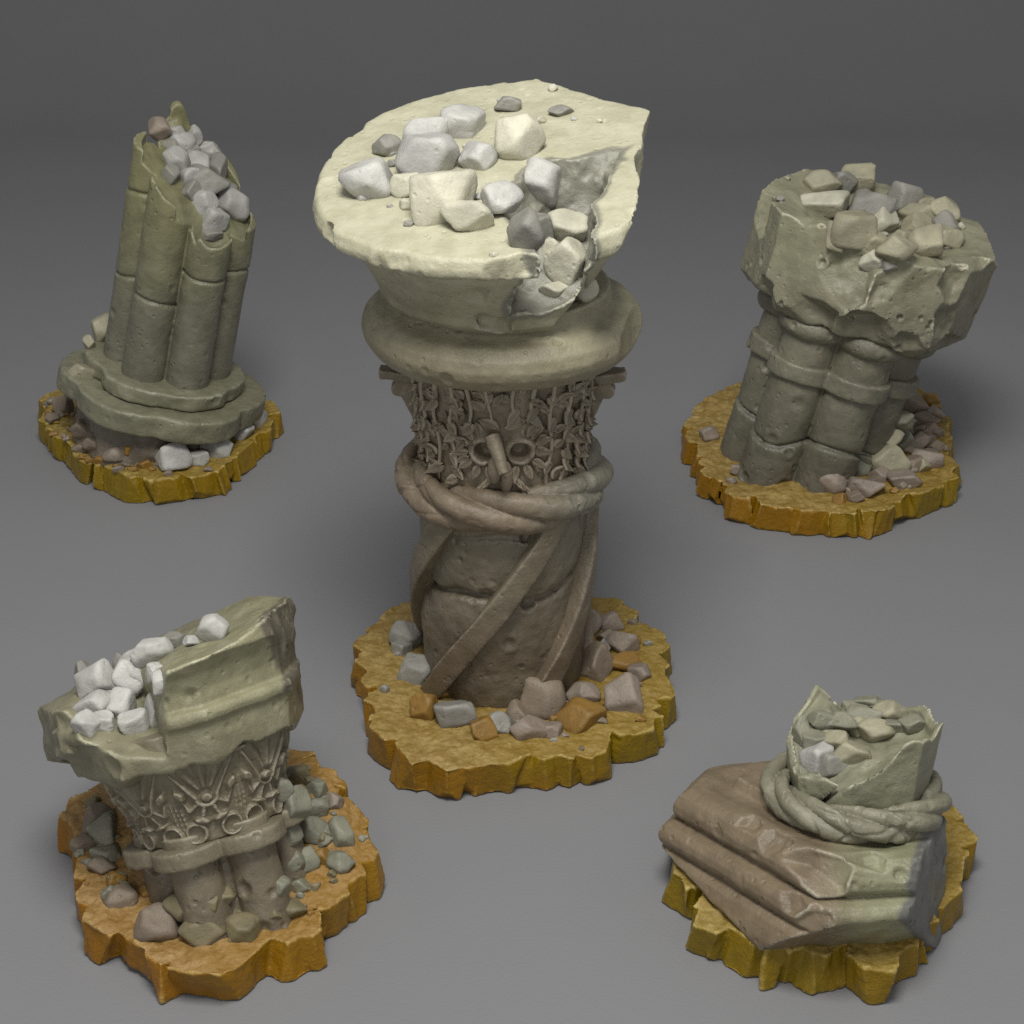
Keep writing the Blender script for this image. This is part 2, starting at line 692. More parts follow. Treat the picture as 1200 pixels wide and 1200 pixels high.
# ------------------------------------------------------------------ rocky bases
def poly_sdf_grid(P, lo, hi, h):
    """signed distance to a polygon sampled on a grid, returned as a lookup"""
    nx = int((hi[0] - lo[0]) / h) + 2
    ny = int((hi[1] - lo[1]) / h) + 2
    X, Y = np.meshgrid(lo[0] + np.arange(nx) * h, lo[1] + np.arange(ny) * h, indexing='ij')
    d2 = np.full(X.shape, 1e9)
    ins = np.zeros(X.shape, bool)
    n = len(P)
    for i in range(n):
        a, b = P[i], P[(i + 1) % n]
        e = b - a
        wx, wy = X - a[0], Y - a[1]
        t = np.clip((wx * e[0] + wy * e[1]) / (e @ e + 1e-12), 0, 1)
        d2 = np.minimum(d2, (wx - e[0] * t) ** 2 + (wy - e[1] * t) ** 2)
        c = ((a[1] > Y) != (b[1] > Y))
        xi = a[0] + (Y - a[1]) / (b[1] - a[1] + 1e-12) * e[0]
        ins ^= c & (X < xi)
    D = np.where(ins, -1, 1) * np.sqrt(d2)

    def look(x, y):
        u = np.clip((x - lo[0]) / h, 0, nx - 1.001)
        v = np.clip((y - lo[1]) / h, 0, ny - 1.001)
        i, j = u.astype(int), v.astype(int)
        fu, fv = u - i, v - j
        return (D[i, j] * (1 - fu) + D[i + 1, j] * fu) * (1 - fv) + (D[i, j + 1] * (1 - fu) + D[i + 1, j + 1] * fu) * fv
    return look


def rocky_base(top, pts, H, mat, seed, mound=None, h=.0115):
    P = np.array([on_z(x, y, H)[:2] for x, y in pts])
    r = np.random.default_rng(seed)
    lo = P.min(0) - .35
    hi = P.max(0) + .35
    sd = poly_sdf_grid(P, lo, hi, .02)
    ctr = P.mean(0)
    # chunks of split rock along the rim
    seg = np.roll(P, -1, 0) - P
    L = np.linalg.norm(seg, axis=1)
    cum = np.concatenate([[0], np.cumsum(L)])
    chunks = []
    runs = []
    for cmin, cmax, o0, o1 in ((.16, .34, -.03, .04), (.05, .14, -.035, .06)):
        s = r.uniform(0, .05)
        while s < cum[-1]:
            w = r.uniform(cmin, cmax)
            runs.append((s, w, r.uniform(o0, o1)))
            s += w * r.uniform(.9, 1.05) + (r.uniform(0, .22) if cmax < .2 else 0)
    for s, w, out in runs:
        m = s + w / 2
        k = min(np.searchsorted(cum, m % cum[-1], 'right') - 1, len(P) - 1)
        t = (m % cum[-1] - cum[k]) / L[k]
        c = P[k] + seg[k] * t
        tang = seg[k] / L[k]
        nrm = np.array([tang[1], -tang[0]])
        if nrm @ (c - ctr) < 0:
            nrm = -nrm
        # average the direction with the radial one so the notches wander
        nrm = nrm + .5 * (c - ctr) / np.linalg.norm(c - ctr)
        nrm /= np.linalg.norm(nrm)
        tang = np.array([-nrm[1], nrm[0]])
        n3, d3 = [], []

        def plane(a, tilt, dist):
            v = nrm * math.cos(a) + tang * math.sin(a)
            q = np.array([v[0] * math.cos(tilt), v[1] * math.cos(tilt), math.sin(tilt)])
            n3.append(q)
            d3.append(dist)
        plane(r.uniform(-.45, .45), r.uniform(-.08, .30), out + .05)
        plane(r.uniform(-.2, .2), r.uniform(-.75, -.45), out + r.uniform(.07, .14))
        sl = r.uniform(-.5, .5)
        plane(math.pi / 2 + sl, r.uniform(-.35, .35), w * .49)
        plane(-math.pi / 2 + sl, r.uniform(-.35, .35), w * .49)
        plane(r.uniform(.5, .95), r.uniform(-.1, .25), w * .36 + out * .7)
        plane(-r.uniform(.5, .95), r.uniform(-.1, .25), w * .36 + out * .7)
        plane(math.pi, 0, .25)
        cz = H * .5
        chunks.append((np.array([c[0] - nrm[0] * .03, c[1] - nrm[1] * .03, cz]), np.array(n3), np.array(d3), w))

    def topz(p):
        z = H + .022 * fbm(p * np.array([1, 1, 0]), 3.2, 3, seed)
        if mound is not None:
            z = z + mound(p)
        return z

    def f(p):
        d2 = sd(p[:, 0], p[:, 1])
        core = np.maximum(d2 + .06 + .25 * np.maximum(p[:, 2] - H, 0), -p[:, 2] + .012)
        near = np.abs(d2) < .3
        d = core.copy()
        idx = np.nonzero(near)[0]
        pn = p[idx]
        dn = d[idx]
        for c, n3, d3, w in chunks:
            q = pn - c
            m = (q[:, 0] ** 2 + q[:, 1] ** 2) < (w + .35) ** 2
            if not m.any():
                continue
            e = (q[m] @ n3.T - d3)
            e = e.max(1)
            dn[m] = np.minimum(dn[m], e)
        d[idx] = dn
        d = np.maximum(d, p[:, 2] - topz(p))
        return np.maximum(d, -p[:, 2] + .004)

    def post(V, F):
        N = vnormals(V, F)
        up = sstep(.55, .85, N[:, 2])
        F1, F2, R = worley(V, 17, seed)
        F1b, F2b, Rb = worley(V, 33, seed + 2)
        grit = (.5 - F1) * .016 + (.5 - F1b) * .008 + .012 * fbm(V, 9, 3, seed + 3)
        side = .022 * fbm(V * np.array([1, 1, .22]), 9, 3, seed + 8) + .003 * fbm(V, 24, 2, seed + 9)
        V = V + N * (grit * up + side * (1 - up))[:, None]
        V[:, 2] = np.maximum(V[:, 2], .003)
        f.top = up
        return V
    hz = H + .12 + (.0 if mound is None else .5)
    t = time.time()
    V, F = mesh_sdf(f, (lo[0], lo[1], -.03), (hi[0], hi[1], hz), h)
    V = post(V, F)
    o = link_mesh('ground_base', V, F, mat, top, attrs={'top': f.top})
    register(top, V, F)
    print('base', top.name, len(V), '%.1fs' % (time.time() - t))
    return o


RIM_PILLAR = [(472, 705), (445, 730), (427, 753), (420, 792), (437, 822), (443, 847), (462, 864), (472, 884), (500, 897), (525, 901), (544, 888), (556, 898), (583, 898), (617, 888), (621, 895), (656, 885), (687, 880), (708, 874), (716, 858), (744, 851), (764, 847), (773, 824), (783, 805), (783, 780), (779, 761), (777, 740), (744, 720), (723, 703), (694, 697), (640, 686), (560, 684), (505, 692)]
RIM_TALL = [(55, 467), (57, 490), (62, 502), (77, 522), (97, 542), (110, 540), (145, 557), (165, 552), (177, 560), (210, 557), (230, 555), (262, 550), (280, 525), (305, 507), (320, 495), (322, 477), (310, 467), (285, 448), (245, 437), (190, 433), (130, 437), (85, 448)]
RIM_BLOCK = [(808, 502), (819, 472), (840, 460), (861, 449), (905, 438), (970, 432), (1030, 438), (1068, 452), (1083, 460), (1098, 478), (1107, 502), (1110, 529), (1119, 538), (1113, 562), (1086, 574), (1050, 589), (1017, 598), (1002, 595), (990, 598), (954, 596), (921, 596), (894, 586), (855, 580), (849, 565), (832, 563), (825, 535), (813, 520)]
RIM_CAPITAL = [(79, 957), (89, 931), (118, 926), (150, 905), (210, 888), (280, 884), (336, 892), (362, 902), (378, 915), (401, 937), (411, 960), (424, 980), (434, 1006), (417, 1022), (414, 1035), (401, 1051), (365, 1084), (349, 1100), (297, 1113), (292, 1123), (255, 1123), (213, 1123), (177, 1123), (174, 1110), (148, 1090), (112, 1087), (99, 1048), (109, 1022), (92, 1002), (83, 970)]
RIM_ROPE = [(903, 898), (850, 917), (813, 943), (798, 985), (795, 1013), (797, 1037), (820, 1037), (820, 1070), (858, 1090), (880, 1103), (930, 1118), (1000, 1110), (1020, 1127), (1070, 1107), (1080, 1080), (1103, 1057), (1117, 1037), (1117, 1000), (1137, 977), (1118, 950), (1060, 918), (980, 898)]
# ------------------------------------------------------------------ shape helpers
def view_frame(px, py, y, lean, e):
    o = on_y(px, py, y)
    d = ray(px, py)
    rt = np.cross(d, UP); rt /= np.linalg.norm(rt)
    up = np.cross(rt, d)
    l, e = math.radians(lean), math.radians(e)
    A = math.cos(e) * (math.sin(l) * rt + math.cos(l) * up) - math.sin(e) * d
    X = math.cos(l) * rt - math.sin(l) * up
    X = X - A * (X @ A); X /= np.linalg.norm(X)
    Y = np.cross(A, X)
    return Frame(o, np.stack([X, Y, A], 1))


def sd_poly2(x, y, P):
    P = np.asarray(P, float)
    d2 = np.full(x.shape, 1e9)
    ins = np.zeros(x.shape, bool)
    n = len(P)
    for i in range(n):
        a, b = P[i], P[(i + 1) % n]
        e = b - a
        wx, wy = x - a[0], y - a[1]
        t = np.clip((wx * e[0] + wy * e[1]) / (e @ e), 0, 1)
        d2 = np.minimum(d2, (wx - e[0] * t) ** 2 + (wy - e[1] * t) ** 2)
        if a[1] != b[1]:
            ins ^= ((a[1] > y) != (b[1] > y)) & (x < a[0] + (y - a[1]) / (b[1] - a[1]) * e[0])
    return np.where(ins, -1, 1) * np.sqrt(d2)


def extr(d2, z, z0, z1, rr=.015):
    w0 = d2 + rr
    w1 = np.abs(z - (z0 + z1) / 2) - (z1 - z0) / 2 + rr
    return np.minimum(np.maximum(w0, w1), 0) + np.hypot(np.maximum(w0, 0), np.maximum(w1, 0)) - rr


def lobes(x, y, ring, r, n=6, ph=0., k=.02):
    d = None
    for i in range(n):
        a = ph + 2 * math.pi * i / n
        c = np.hypot(x - ring * math.cos(a), y - ring * math.sin(a)) - r
        d = c if d is None else smin(d, c, k)
    return np.minimum(d, np.hypot(x, y) - ring)


def half(p, n, c):
    """signed distance to the half space behind the plane through c with outward normal n"""
    n = np.array(n, float); n /= np.linalg.norm(n)
    return (p - np.array(c)) @ n


def convex(p, planes):
    d = None
    for n, c in planes:
        e = half(p, n, c)
        d = e if d is None else np.maximum(d, e)
    return d


def chips(spots):
    """flakes broken off: (place on the surface, size, seed, outward direction); shallow faceted dishes open to the outside"""
    packs = []
    for c, s, sd, *o in spots:
        r = np.random.default_rng(sd)
        c = np.array(c, float)
        o = np.array(o[0], float) if o else np.array([c[0], c[1], 0.])
        o /= np.linalg.norm(o)
        m = o + r.normal(size=3) * .22
        m /= np.linalg.norm(m)
        a = np.cross(m, [.31, .22, .92]); a /= np.linalg.norm(a)
        b = np.cross(m, a)
        n, h = [-m], [s * r.uniform(.22, .34)]
        k = 6
        t0 = r.uniform(0, 6)
        for i in range(k):
            t = t0 + 2 * math.pi * (i + r.uniform(-.3, .3)) / k
            f = r.uniform(.35, .75)
            v = (a * math.cos(t) + b * math.sin(t)) * f - m * (1 - f * .6)
            n.append(v / np.linalg.norm(v))
            h.append(s * r.uniform(.34, .62))
        packs.append((c, np.array(n), np.array(h), s))

    def f(p):
        d = np.full(len(p), 1e3)
        for c, n, hgt, s in packs:
            q = p - c
            m = (q * q).sum(1) < (5 * s) ** 2
            if m.any():
                e = (q[m] @ n.T - hgt).max(1)
                d[m] = np.minimum(d[m], np.maximum(e, np.sqrt((q[m] * q[m]).sum(1)) - 2.2 * s))
        return d
    return f


def std_post(**kw):
    return lambda V, F: weather(V, F, **kw)


def flat_axis(P):
    return P * np.array([1, 1, 0])


# almond leaves with a midrib, closed and thick, merged into one carved mesh
def leaf_mesh(L, W, curl, thick, nu=9, nv=7):
    u = np.linspace(0, 1, nu)
    v = np.linspace(-1, 1, nv)
    U, Vv = np.meshgrid(u, v, indexing='ij')
    wid = W * np.sin(math.pi * np.clip(U, .02, .985) ** .8) ** .8
    x = Vv * wid
    y = U * L
    zt = curl * U ** 2 * L + thick * (1 - .75 * Vv ** 2) * (1 - .5 * U) - .5 * thick * np.exp(-(Vv / .22) ** 2)
    zb = curl * U ** 2 * L - thick * .55
    top = np.stack([x, y, zt], -1).reshape(-1, 3)
    bot = np.stack([x * .96, y, zb], -1).reshape(-1, 3)
    F = []
    idx = lambda i, j: i * nv + j
    n0 = nu * nv
    for i in range(nu - 1):
        for j in range(nv - 1):
            F.append((idx(i, j), idx(i, j + 1), idx(i + 1, j + 1), idx(i + 1, j)))
            F.append((n0 + idx(i, j), n0 + idx(i + 1, j), n0 + idx(i + 1, j + 1), n0 + idx(i, j + 1)))
        F.append((idx(i, 0), idx(i + 1, 0), n0 + idx(i + 1, 0), n0 + idx(i, 0)))
        F.append((idx(i, nv - 1), n0 + idx(i, nv - 1), n0 + idx(i + 1, nv - 1), idx(i + 1, nv - 1)))
    return np.concatenate([top, bot]), np.array(F)


class Join:
    def __init__(self):
        self.V, self.F, self.n = [], [], 0

    def add(self, V, F):
        self.V.append(V); self.F.append(np.asarray(F) + self.n); self.n += len(V)

    def get(self):
        return np.concatenate(self.V), np.concatenate(self.F)


def tube(path, rad, seg=8):
    """closed tube along a polyline, tapering by rad[i]"""
    path = np.asarray(path, float)
    n = len(path)
    tg = np.gradient(path, axis=0)
    tg /= np.linalg.norm(tg, axis=1)[:, None]
    ref = np.array([.3, .2, 1.0]); ref /= np.linalg.norm(ref)
    V, F = [], []
    for i in range(n):
        a = np.cross(tg[i], ref)
        if np.linalg.norm(a) < .05:
            a = np.cross(tg[i], [1, 0, 0])
        a /= np.linalg.norm(a)
        b = np.cross(tg[i], a)
        for k in range(seg):
            t = 2 * math.pi * k / seg
            V.append(path[i] + rad[i] * (a * math.cos(t) + b * math.sin(t)))
    for i in range(n - 1):
        for k in range(seg):
            k2 = (k + 1) % seg
            F.append((i * seg + k, i * seg + k2, (i + 1) * seg + k2, (i + 1) * seg + k))
    V.append(path[0]); V.append(path[-1])
    c0, c1 = n * seg, n * seg + 1
    for k in range(0, seg, 2):
        F.append((c0, (k + 2) % seg, k + 1, k))
        F.append((c1, (n - 1) * seg + k, (n - 1) * seg + k + 1, (n - 1) * seg + (k + 2) % seg))
    return np.array(V), np.array(F)


def rope_sdf(R, off, rs, m, n, z0=0., taper=0.):
    def f(p):
        r = np.hypot(p[:, 0], p[:, 1])
        th = np.arctan2(p[:, 1], p[:, 0])
        rho, z = r - R, p[:, 2] - z0
        d = None
        for i in range(n):
            a = m * th + 2 * math.pi * i / n
            c = np.hypot(rho - off * np.cos(a), (z - off * np.sin(a)) * .96) - rs * (.90 + .16 * np.cos(a))
            d = c if d is None else np.minimum(d, c)
        return d * .85
    return f


def rope_post(seed, pits=.012):
    def g(V, F):
        N = vnormals(V, F)
        F1, F2, R = worley(V * np.array([1, 1, 1.6]), 4.5, seed)
        # long split flakes along the strands
        fl = sstep(.10, .02, F2 - F1) * .010
        V = V - N * (fl * sstep(-.1, .3, fbm(V, 3, 2, seed + 9)))[:, None]
        return weather(V, F, lump=.010, lf=6, fine=.003, ff=22, pits=pits, pf=7, pp=.3, seed=seed, wearamt=.2)
    return g


# ------------------------------------------------------------------ 1  the tall pillar in the middle
AX, AY = -.05, -.14


def pillar():
    t = thing('ruined_pillar', (AX, AY, 0), 'tallest, pale broken pillar with spiral bands, rope ring and flared top strewn with stones', 'ruined column', GROUP)
    rocky_base(t, RIM_PILLAR, .2, M['base_gold'], 11)
    fr = Frame((AX, AY, 0), np.eye(3))
    R0 = .465

    def shaft(p):
        r = np.hypot(p[:, 0], p[:, 1])
        th = np.arctan2(p[:, 1], p[:, 0])
        w = .035 * np.sin(3 * th + 1) + .05 * fbm(p, 3, 2, 3)
        s1 = p[:, 2] - .93 - w * .8 - .06 * np.cos(th - .9)
        s2 = p[:, 2] - 1.26 - w
        rr = R0 + .012 * fbm(p, 2.2, 2, 8)
        rr = rr - .045 * np.exp(-(s1 / .022) ** 2) - .018 * np.exp(-(np.abs(s1) / .10) ** 1.5) - .02 * np.exp(-(s2 / .018) ** 2) * (fbm(p, 2, 1, 2) > -.1)
        return extr(r - rr, p[:, 2], .1, 1.48, .02)
    sh = solid('shaft', shaft, (-.56, -.56, .05), (.56, .56, 1.5), .0105, M['shaft_brown'], t, fr,
          std_post(lump=.016, lf=4.5, fine=.004, ff=22, pits=.022, pf=8, pp=.3, pr=.3, seed=3))

    k = math.radians(77)
    pitch = math.atan(R0 * k)            # slope of the bands
    for i in range(5):
        a0 = math.radians(-90 - 8 + 72 * i) - k * .8

        def band(p, a0=a0):
            r = np.hypot(p[:, 0], p[:, 1])
            th = np.arctan2(p[:, 1], p[:, 0])
            u = np.mod(th - a0 - k * p[:, 2] + math.pi, 2 * math.pi) - math.pi
            w = u * R0 * math.cos(pitch)
            d2 = np.maximum(np.abs(w) - .062, np.maximum(r - R0 - .068 - .004 * fbm(p, 4, 2, 5), R0 - .06 - r))
            return np.maximum(d2, np.maximum(.12 - p[:, 2], p[:, 2] - 1.5)) * .9
        solid('spiral_band', band, (-.58, -.58, .08), (.58, .58, 1.54), .0115, M['band_brown'], sh, fr,
              std_post(lump=.004, lf=5, fine=.0015, ff=26, pits=0, wearamt=.5, seed=20 + i), keep=(i in (0, 1, 4)))

    solid('rope_ring', rope_sdf(.474, .070, .060, -7 / 4, 4, 1.46), (-.7, -.7, 1.26), (.7, .7, 1.66), .0105, M['rope_brown'], t, fr, rope_post(31))

    # carved capital: core drum with streams of leaves
    def drum(p):
        r = np.hypot(p[:, 0], p[:, 1])
        th = np.arctan2(p[:, 1], p[:, 0])
        rr = .435 + .04 * sstep(1.5, 2.2, p[:, 2]) + .014 * np.cos(th * 14) * sstep(1.6, 2.1, p[:, 2])
        for sx in (-1, 1):
            a = th + math.pi / 2 - sx * .20
            q = np.hypot(a * .45, (p[:, 2] - 1.80) * .95)
            rr = rr + .032 * np.exp(-((q - .064) / .022) ** 2) - .06 * sstep(.062, .038, q)
        return extr(r - rr, p[:, 2], 1.42, 2.3, .02) * .8
    cap = solid('carved_capital', drum, (-.6, -.6, 1.4), (.6, .6, 2.33), .0105, M['capital_brown'], t, fr,
                std_post(lump=.012, lf=8, fine=.004, ff=24, pits=.01, seed=44))
    J = Join()
    r = np.random.default_rng(5)

    def leaf(th, z, L, W, ang, curl, lift, rad=None):
        V, F = leaf_mesh(L, W, curl * .62, .020)
        lift = lift * .55
        ca, sa = math.cos(ang), math.sin(ang)
        V = np.stack([V[:, 0] * ca - V[:, 1] * sa, V[:, 0] * sa + V[:, 1] * ca, V[:, 2]], 1)
        rad = rad or (.435 + .04 * float(sstep(1.5, 2.2, np.array(z))))
        a = th + V[:, 0] / rad
        rr = rad + V[:, 2] + lift
        J.add(np.stack([rr * np.cos(a), rr * np.sin(a), z + V[:, 1]], 1), F)
    for c in range(26):
        th = -math.pi / 2 + (c - 12.5) * .235 + r.uniform(-.03, .03)
        front = abs(math.sin((th + math.pi / 2) / 2)) < .24
        z = 2.16
        side = 1
        zmin = (1.95 if front else 1.56) + r.uniform(-.05, .08)
        while z > zmin:
            L = r.uniform(.075, .12)
            leaf(th + side * .05, z - .02, L * .85, r.uniform(.020, .032), side * r.uniform(.5, 1.2) * -1 + (math.pi if r.uniform() < .6 else 0), r.uniform(.3, .95), r.uniform(.004, .03))
            z -= r.uniform(.035, .055)
            side = -side
        zz = np.linspace(zmin - .04, 2.2, 16)
        ww = th + .03 * np.sin(zz * 17 + c)
        rad = .448 + .04 * sstep(1.5, 2.2, zz)
        J.add(*tube(np.stack([rad * np.cos(ww), rad * np.sin(ww), zz], 1), np.full(16, .013) * np.linspace(.6, 1.2, 16), 6))
    # leaves radiating round the two bored rings, and sprays below them
    for sx in (-1, 1):
        for kx in range(7):
            a = -math.pi / 2 + sx * .20
            g = (.2 + kx * .52) * sx
            dx, dz = math.sin(g) * .085, math.cos(g) * .085
            leaf(a + dx / .45, 1.80 + dz, .095, .024, -g, .35, .014)
        for kx in range(4):
            leaf(-math.pi / 2 + sx * (.05 + .05 * kx), 1.70 - .035 * kx, .09, .02, math.pi - sx * (.5 + .1 * kx) * -1, .4, .012)
        leaf(-math.pi / 2 + sx * .03, 1.94, .12, .03, -sx * 1.1, .3, .02)
    V, F = J.get()
    V = V + vnormals(V, F) * (.004 * fbm(V, 25, 2, 7))[:, None]
    V = fr.w(V)
    o = link_mesh('carved_leaves', V, F, M['capital_brown'], cap)
    # the broken stub standing out between the rings
    def stub(p):
        ctr = np.array([-.02, -.56, 1.83])
        ax = np.array([.30, -.55, -.75]); ax /= np.linalg.norm(ax)
        q = p - ctr
        s = q @ ax
        d = np.linalg.norm(q - s[:, None] * ax, axis=1) - (.036 - .05 * s)
        d = np.maximum(d, np.abs(s) - .105)
        q2 = p - np.array([-.04, -.5, 1.72])
        d2 = np.linalg.norm(q2 * np.array([1, .8, .45]), axis=1) - .036
        q3 = p - np.array([.02, -.48, 1.66])
        d3 = np.linalg.norm(q3 * np.array([1, .8, .35]), axis=1) - .032
        return np.minimum(d, np.minimum(d2, d3))
    solid('broken_stub', stub, (-.16, -.74, 1.52), (.16, -.38, 1.96), .0075, M['rope_brown'], cap, fr, std_post(lump=.006, lf=9, pits=0, seed=3), keep=False)

    def volute(th, zz):
        c, s = math.cos(th), math.sin(th)

        def f(p):
            u = p[:, 0] * c + p[:, 1] * s            # outwards
            w = -p[:, 0] * s + p[:, 1] * c
            z = p[:, 2] - zz
            slab = np.maximum(np.abs(w) - .05, np.abs(z - .02 - .15 * (u - .5)) - .026)
            slab = np.maximum(slab, np.maximum(u - .655, .40 - u))
            curl = np.maximum(np.hypot(u - .56, z + .05) - .04, np.abs(w) - .04)
            body = np.maximum(np.abs(w) - .042 - .02 * z, np.maximum(u - .47 - .42 * np.maximum(z + .26, 0), np.maximum(z, -z - .30)))
            body = np.maximum(body, .38 - u)
            return np.minimum(np.minimum(slab, curl), body)
        return f
    for th in (math.radians(-180), math.radians(-3), math.radians(85)):
        c, s = math.cos(th), math.sin(th)
        lo = [min(.36 * c, .68 * c) - .1, min(.36 * s, .68 * s) - .1, 1.66]
        hi = [max(.36 * c, .68 * c) + .1, max(.36 * s, .68 * s) + .1, 2.16]
        solid('corner_volute', volute(th, 2.01), lo, hi, .0085, M['rope_brown' if abs(c + 1) < .1 else 'capital_brown'], cap, fr, std_post(lump=.01, lf=9, pits=0, seed=6), keep=False)

    ch = chips([((.62, -.45, 2.36), .10, 1), ((.70, -.28, 2.30), .07, 2), ((.03, -.73, 2.20), .035, 3), ((.2, -.72, 2.24), .03, 4), ((.30, -.68, 2.22), .022, 5), ((-.5, -.55, 2.28), .03, 6)])

    def ring(p):
        r = np.hypot(p[:, 0], p[:, 1])
        P = [(0, 2.2), (.50, 2.2), (.60, 2.205), (.68, 2.24), (.725, 2.30), (.735, 2.345), (.72, 2.40), (.67, 2.45), (.60, 2.475), (.565, 2.50), (.555, 2.56), (0, 2.56)]
        d = sd_poly2(r, p[:, 2], P) - .004
        d = smax(d, -ch(p), .006)
        gash = half(p, (.95, -.30, .12), (.66, -.2, 2.35)) + .04 * fbm(p, 4, 2, 3)
        return smax(d, gash, .008)
    solid('ring_molding', ring, (-.8, -.8, 2.15), (.8, .8, 2.6), .0115, M['pillar_top'], t, fr,
          std_post(lump=.007, lf=4, fine=.0015, ff=24, pits=.014, pf=6, pp=.3, seed=50))

    rims = []
    r2 = np.random.default_rng(12)
    for a in (-172, -150, -131, -118, -104, -92, -78, 165, 140, 112, 88, 70):
        a = math.radians(a + r2.uniform(-5, 5))
        x, y = .945 * math.cos(a), .945 * math.sin(a)
        rims.append(((x, y, (3.16 if r2.uniform() < .6 else 3.07) + .19 * y + .10 * x), r2.uniform(.05, .10), int(a * 100) % 97, (math.cos(a), math.sin(a), r2.uniform(-.6, .9))))
    for x, y, z, s_, sd in ((-.1, -.70, 2.72, .05, 4), (.0, -.62, 2.58, .05, 9), (.25, -.62, 2.72, .09, 12), (-.6, -.4, 2.72, .05, 14)):
        rims.append(((x, y, z), s_, sd, (x, y, -.2)))
    rc = chips(rims)

    def bite_f(p):
        bite = convex(p, [((-.94, -.34, .0), (.06, -.67, 3.0)),
                          ((.95, -.18, -.16), (.515, -.35, 3.2)),
                          ((-.69, .72, -.2), (.03, -.27, 3.15)),
                          ((.0, .96, -.28), (.40, -.03, 3.22)),
                          ((.0, .42, -.91), (.3, -.40, 2.76))])
        F1, F2, R = worley(p * np.array([1, 1, .8]), 4.2, 5)
        return bite + .07 * fbm(p, 4.6, 4, 15) + .12 * (F1 - .45)

    def top(p):
        x, y, z = p[:, 0], p[:, 1], p[:, 2]
        r = np.hypot(x, y)
        th = np.arctan2(y, x)
        s = sstep(2.5, 3.05, z)
        zz = z - s * (.19 * y + .10 * x)
        rr = r - s * (.012 * np.sin(5 * th + 2) + .025 * fbm(np.stack([np.cos(th), np.sin(th), z * 0], 1), 4.5, 3, 4))
        P = [(0, 2.5), (.55, 2.5), (.605, 2.51), (.635, 2.545), (.645, 2.60), (.655, 2.62), (.675, 2.67), (.715, 2.77), (.765, 2.87), (.80, 2.94), (.805, 3.015), (.86, 3.025), (.92, 3.045), (.95, 3.075), (.955, 3.12), (.94, 3.175), (.925, 3.19), (0, 3.20)]
        d = sd_poly2(rr, zz, P) * .85
        wob = .065 * fbm(p, 3.4, 3, 12)
        # the right side is split away
        d = smax(d, half(p, (1, -.10, -.14), (.715, 0, 3.35)) + wob * .8, .006)
        d = smax(d, half(p, (1, -.10, -.75), (.68, 0, 3.02)) + wob * .8, .006)
        d = smax(d, half(p, (.75, .85, .05), (.64, .52, 3.3)) + wob * .8, .006)
        d = smax(d, -bite_f(p), .006)
        d = smax(d, -(rc(p) + .010 * fbm(p, 9, 2, 4)), .004)
        return np.maximum(d, 2.5 - z)
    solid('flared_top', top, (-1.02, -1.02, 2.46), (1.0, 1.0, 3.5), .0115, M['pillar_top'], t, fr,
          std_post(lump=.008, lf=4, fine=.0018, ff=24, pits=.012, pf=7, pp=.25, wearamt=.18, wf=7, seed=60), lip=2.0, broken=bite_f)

    # stones: (x, y, w, h, paint) in the picture
    top_stones = [(432, 212, 62, 48, 'w'), (499, 187, 72, 56, 'w'), (518, 232, 74, 66, 'c'), (549, 254, 60, 42, 'c'), (502, 156, 54, 34, 'w'), (540, 145, 52, 40, 'w'),
                          (454, 172, 34, 26, 'g'), (562, 184, 46, 36, 'w'), (610, 160, 54, 58, 'c'), (597, 123, 32, 18, 'g'), (657, 130, 28, 13, 'g'), (586, 235, 50, 42, 'w'),
                          (634, 215, 54, 56, 'w'), (616, 272, 40, 52, 'g'), (630, 268, 40, 34, 'g'), (662, 268, 48, 42, 'c'), (667, 305, 56, 58, 'c'), (645, 292, 22, 28, 'c'), (684, 342, 36, 30, 'c'), (650, 338, 34, 20, 'c'), (478, 218, 38, 28, 'c'), (480, 240, 22, 14, 'c')]
    for x, y, w, h, m in top_stones:
        stone(t, t, x, y, w, h, M[{'w': 'st_white', 'c': 'st_cream', 'g': 'st_grey'}[m]], sharp=20, planes=10, seed=5)
    foot_stones = [(475, 748, 36, 38, 'g'), (487, 786, 44, 44, 'g'), (470, 760, 26, 24, 'g'), (497, 832, 32, 36, 'o'), (531, 840, 50, 42, 'g'), (566, 855, 33, 34, 'o'), (585, 850, 32, 30, 'g'),
                          (634, 820, 56, 54, 'b'), (607, 838, 32, 34, 'b'), (621, 855, 44, 34, 'p'), (647, 857, 24, 22, 'p'), (662, 831, 20, 18, 'g'), (680, 842, 56, 46, 'o'), (683, 815, 38, 30, 'p'),
                          (698, 780, 44, 52, 'b'), (692, 733, 26, 34, 'p'), (716, 730, 30, 26, 'p'), (712, 748, 24, 22, 'p'), (732, 756, 42, 30, 'p'), (734, 777, 44, 26, 'o'), (749, 790, 28, 24, 'p'), (732, 818, 44, 54, 'p'),
                          (706, 762, 20, 26, 'g'), (520, 812, 22, 16, 'o')]
    for x, y, w, h, m in foot_stones:
        stone(t, t, x, y, w, h, M[{'g': 'st_grey', 'o': 'st_ochre', 'b': 'st_brown', 'p': 'st_pink'}[m]], sharp=34, planes=9, sink=.32)
    sprinkle(t, t, top_stones, 26, ['st_cream', 'st_white', 'st_grey'], 2.6, 3.5, 3)
    sprinkle(t, t, foot_stones, 34, ['st_grey', 'st_brown', 'st_pink', 'st_ochre'], .1, .3, 4)
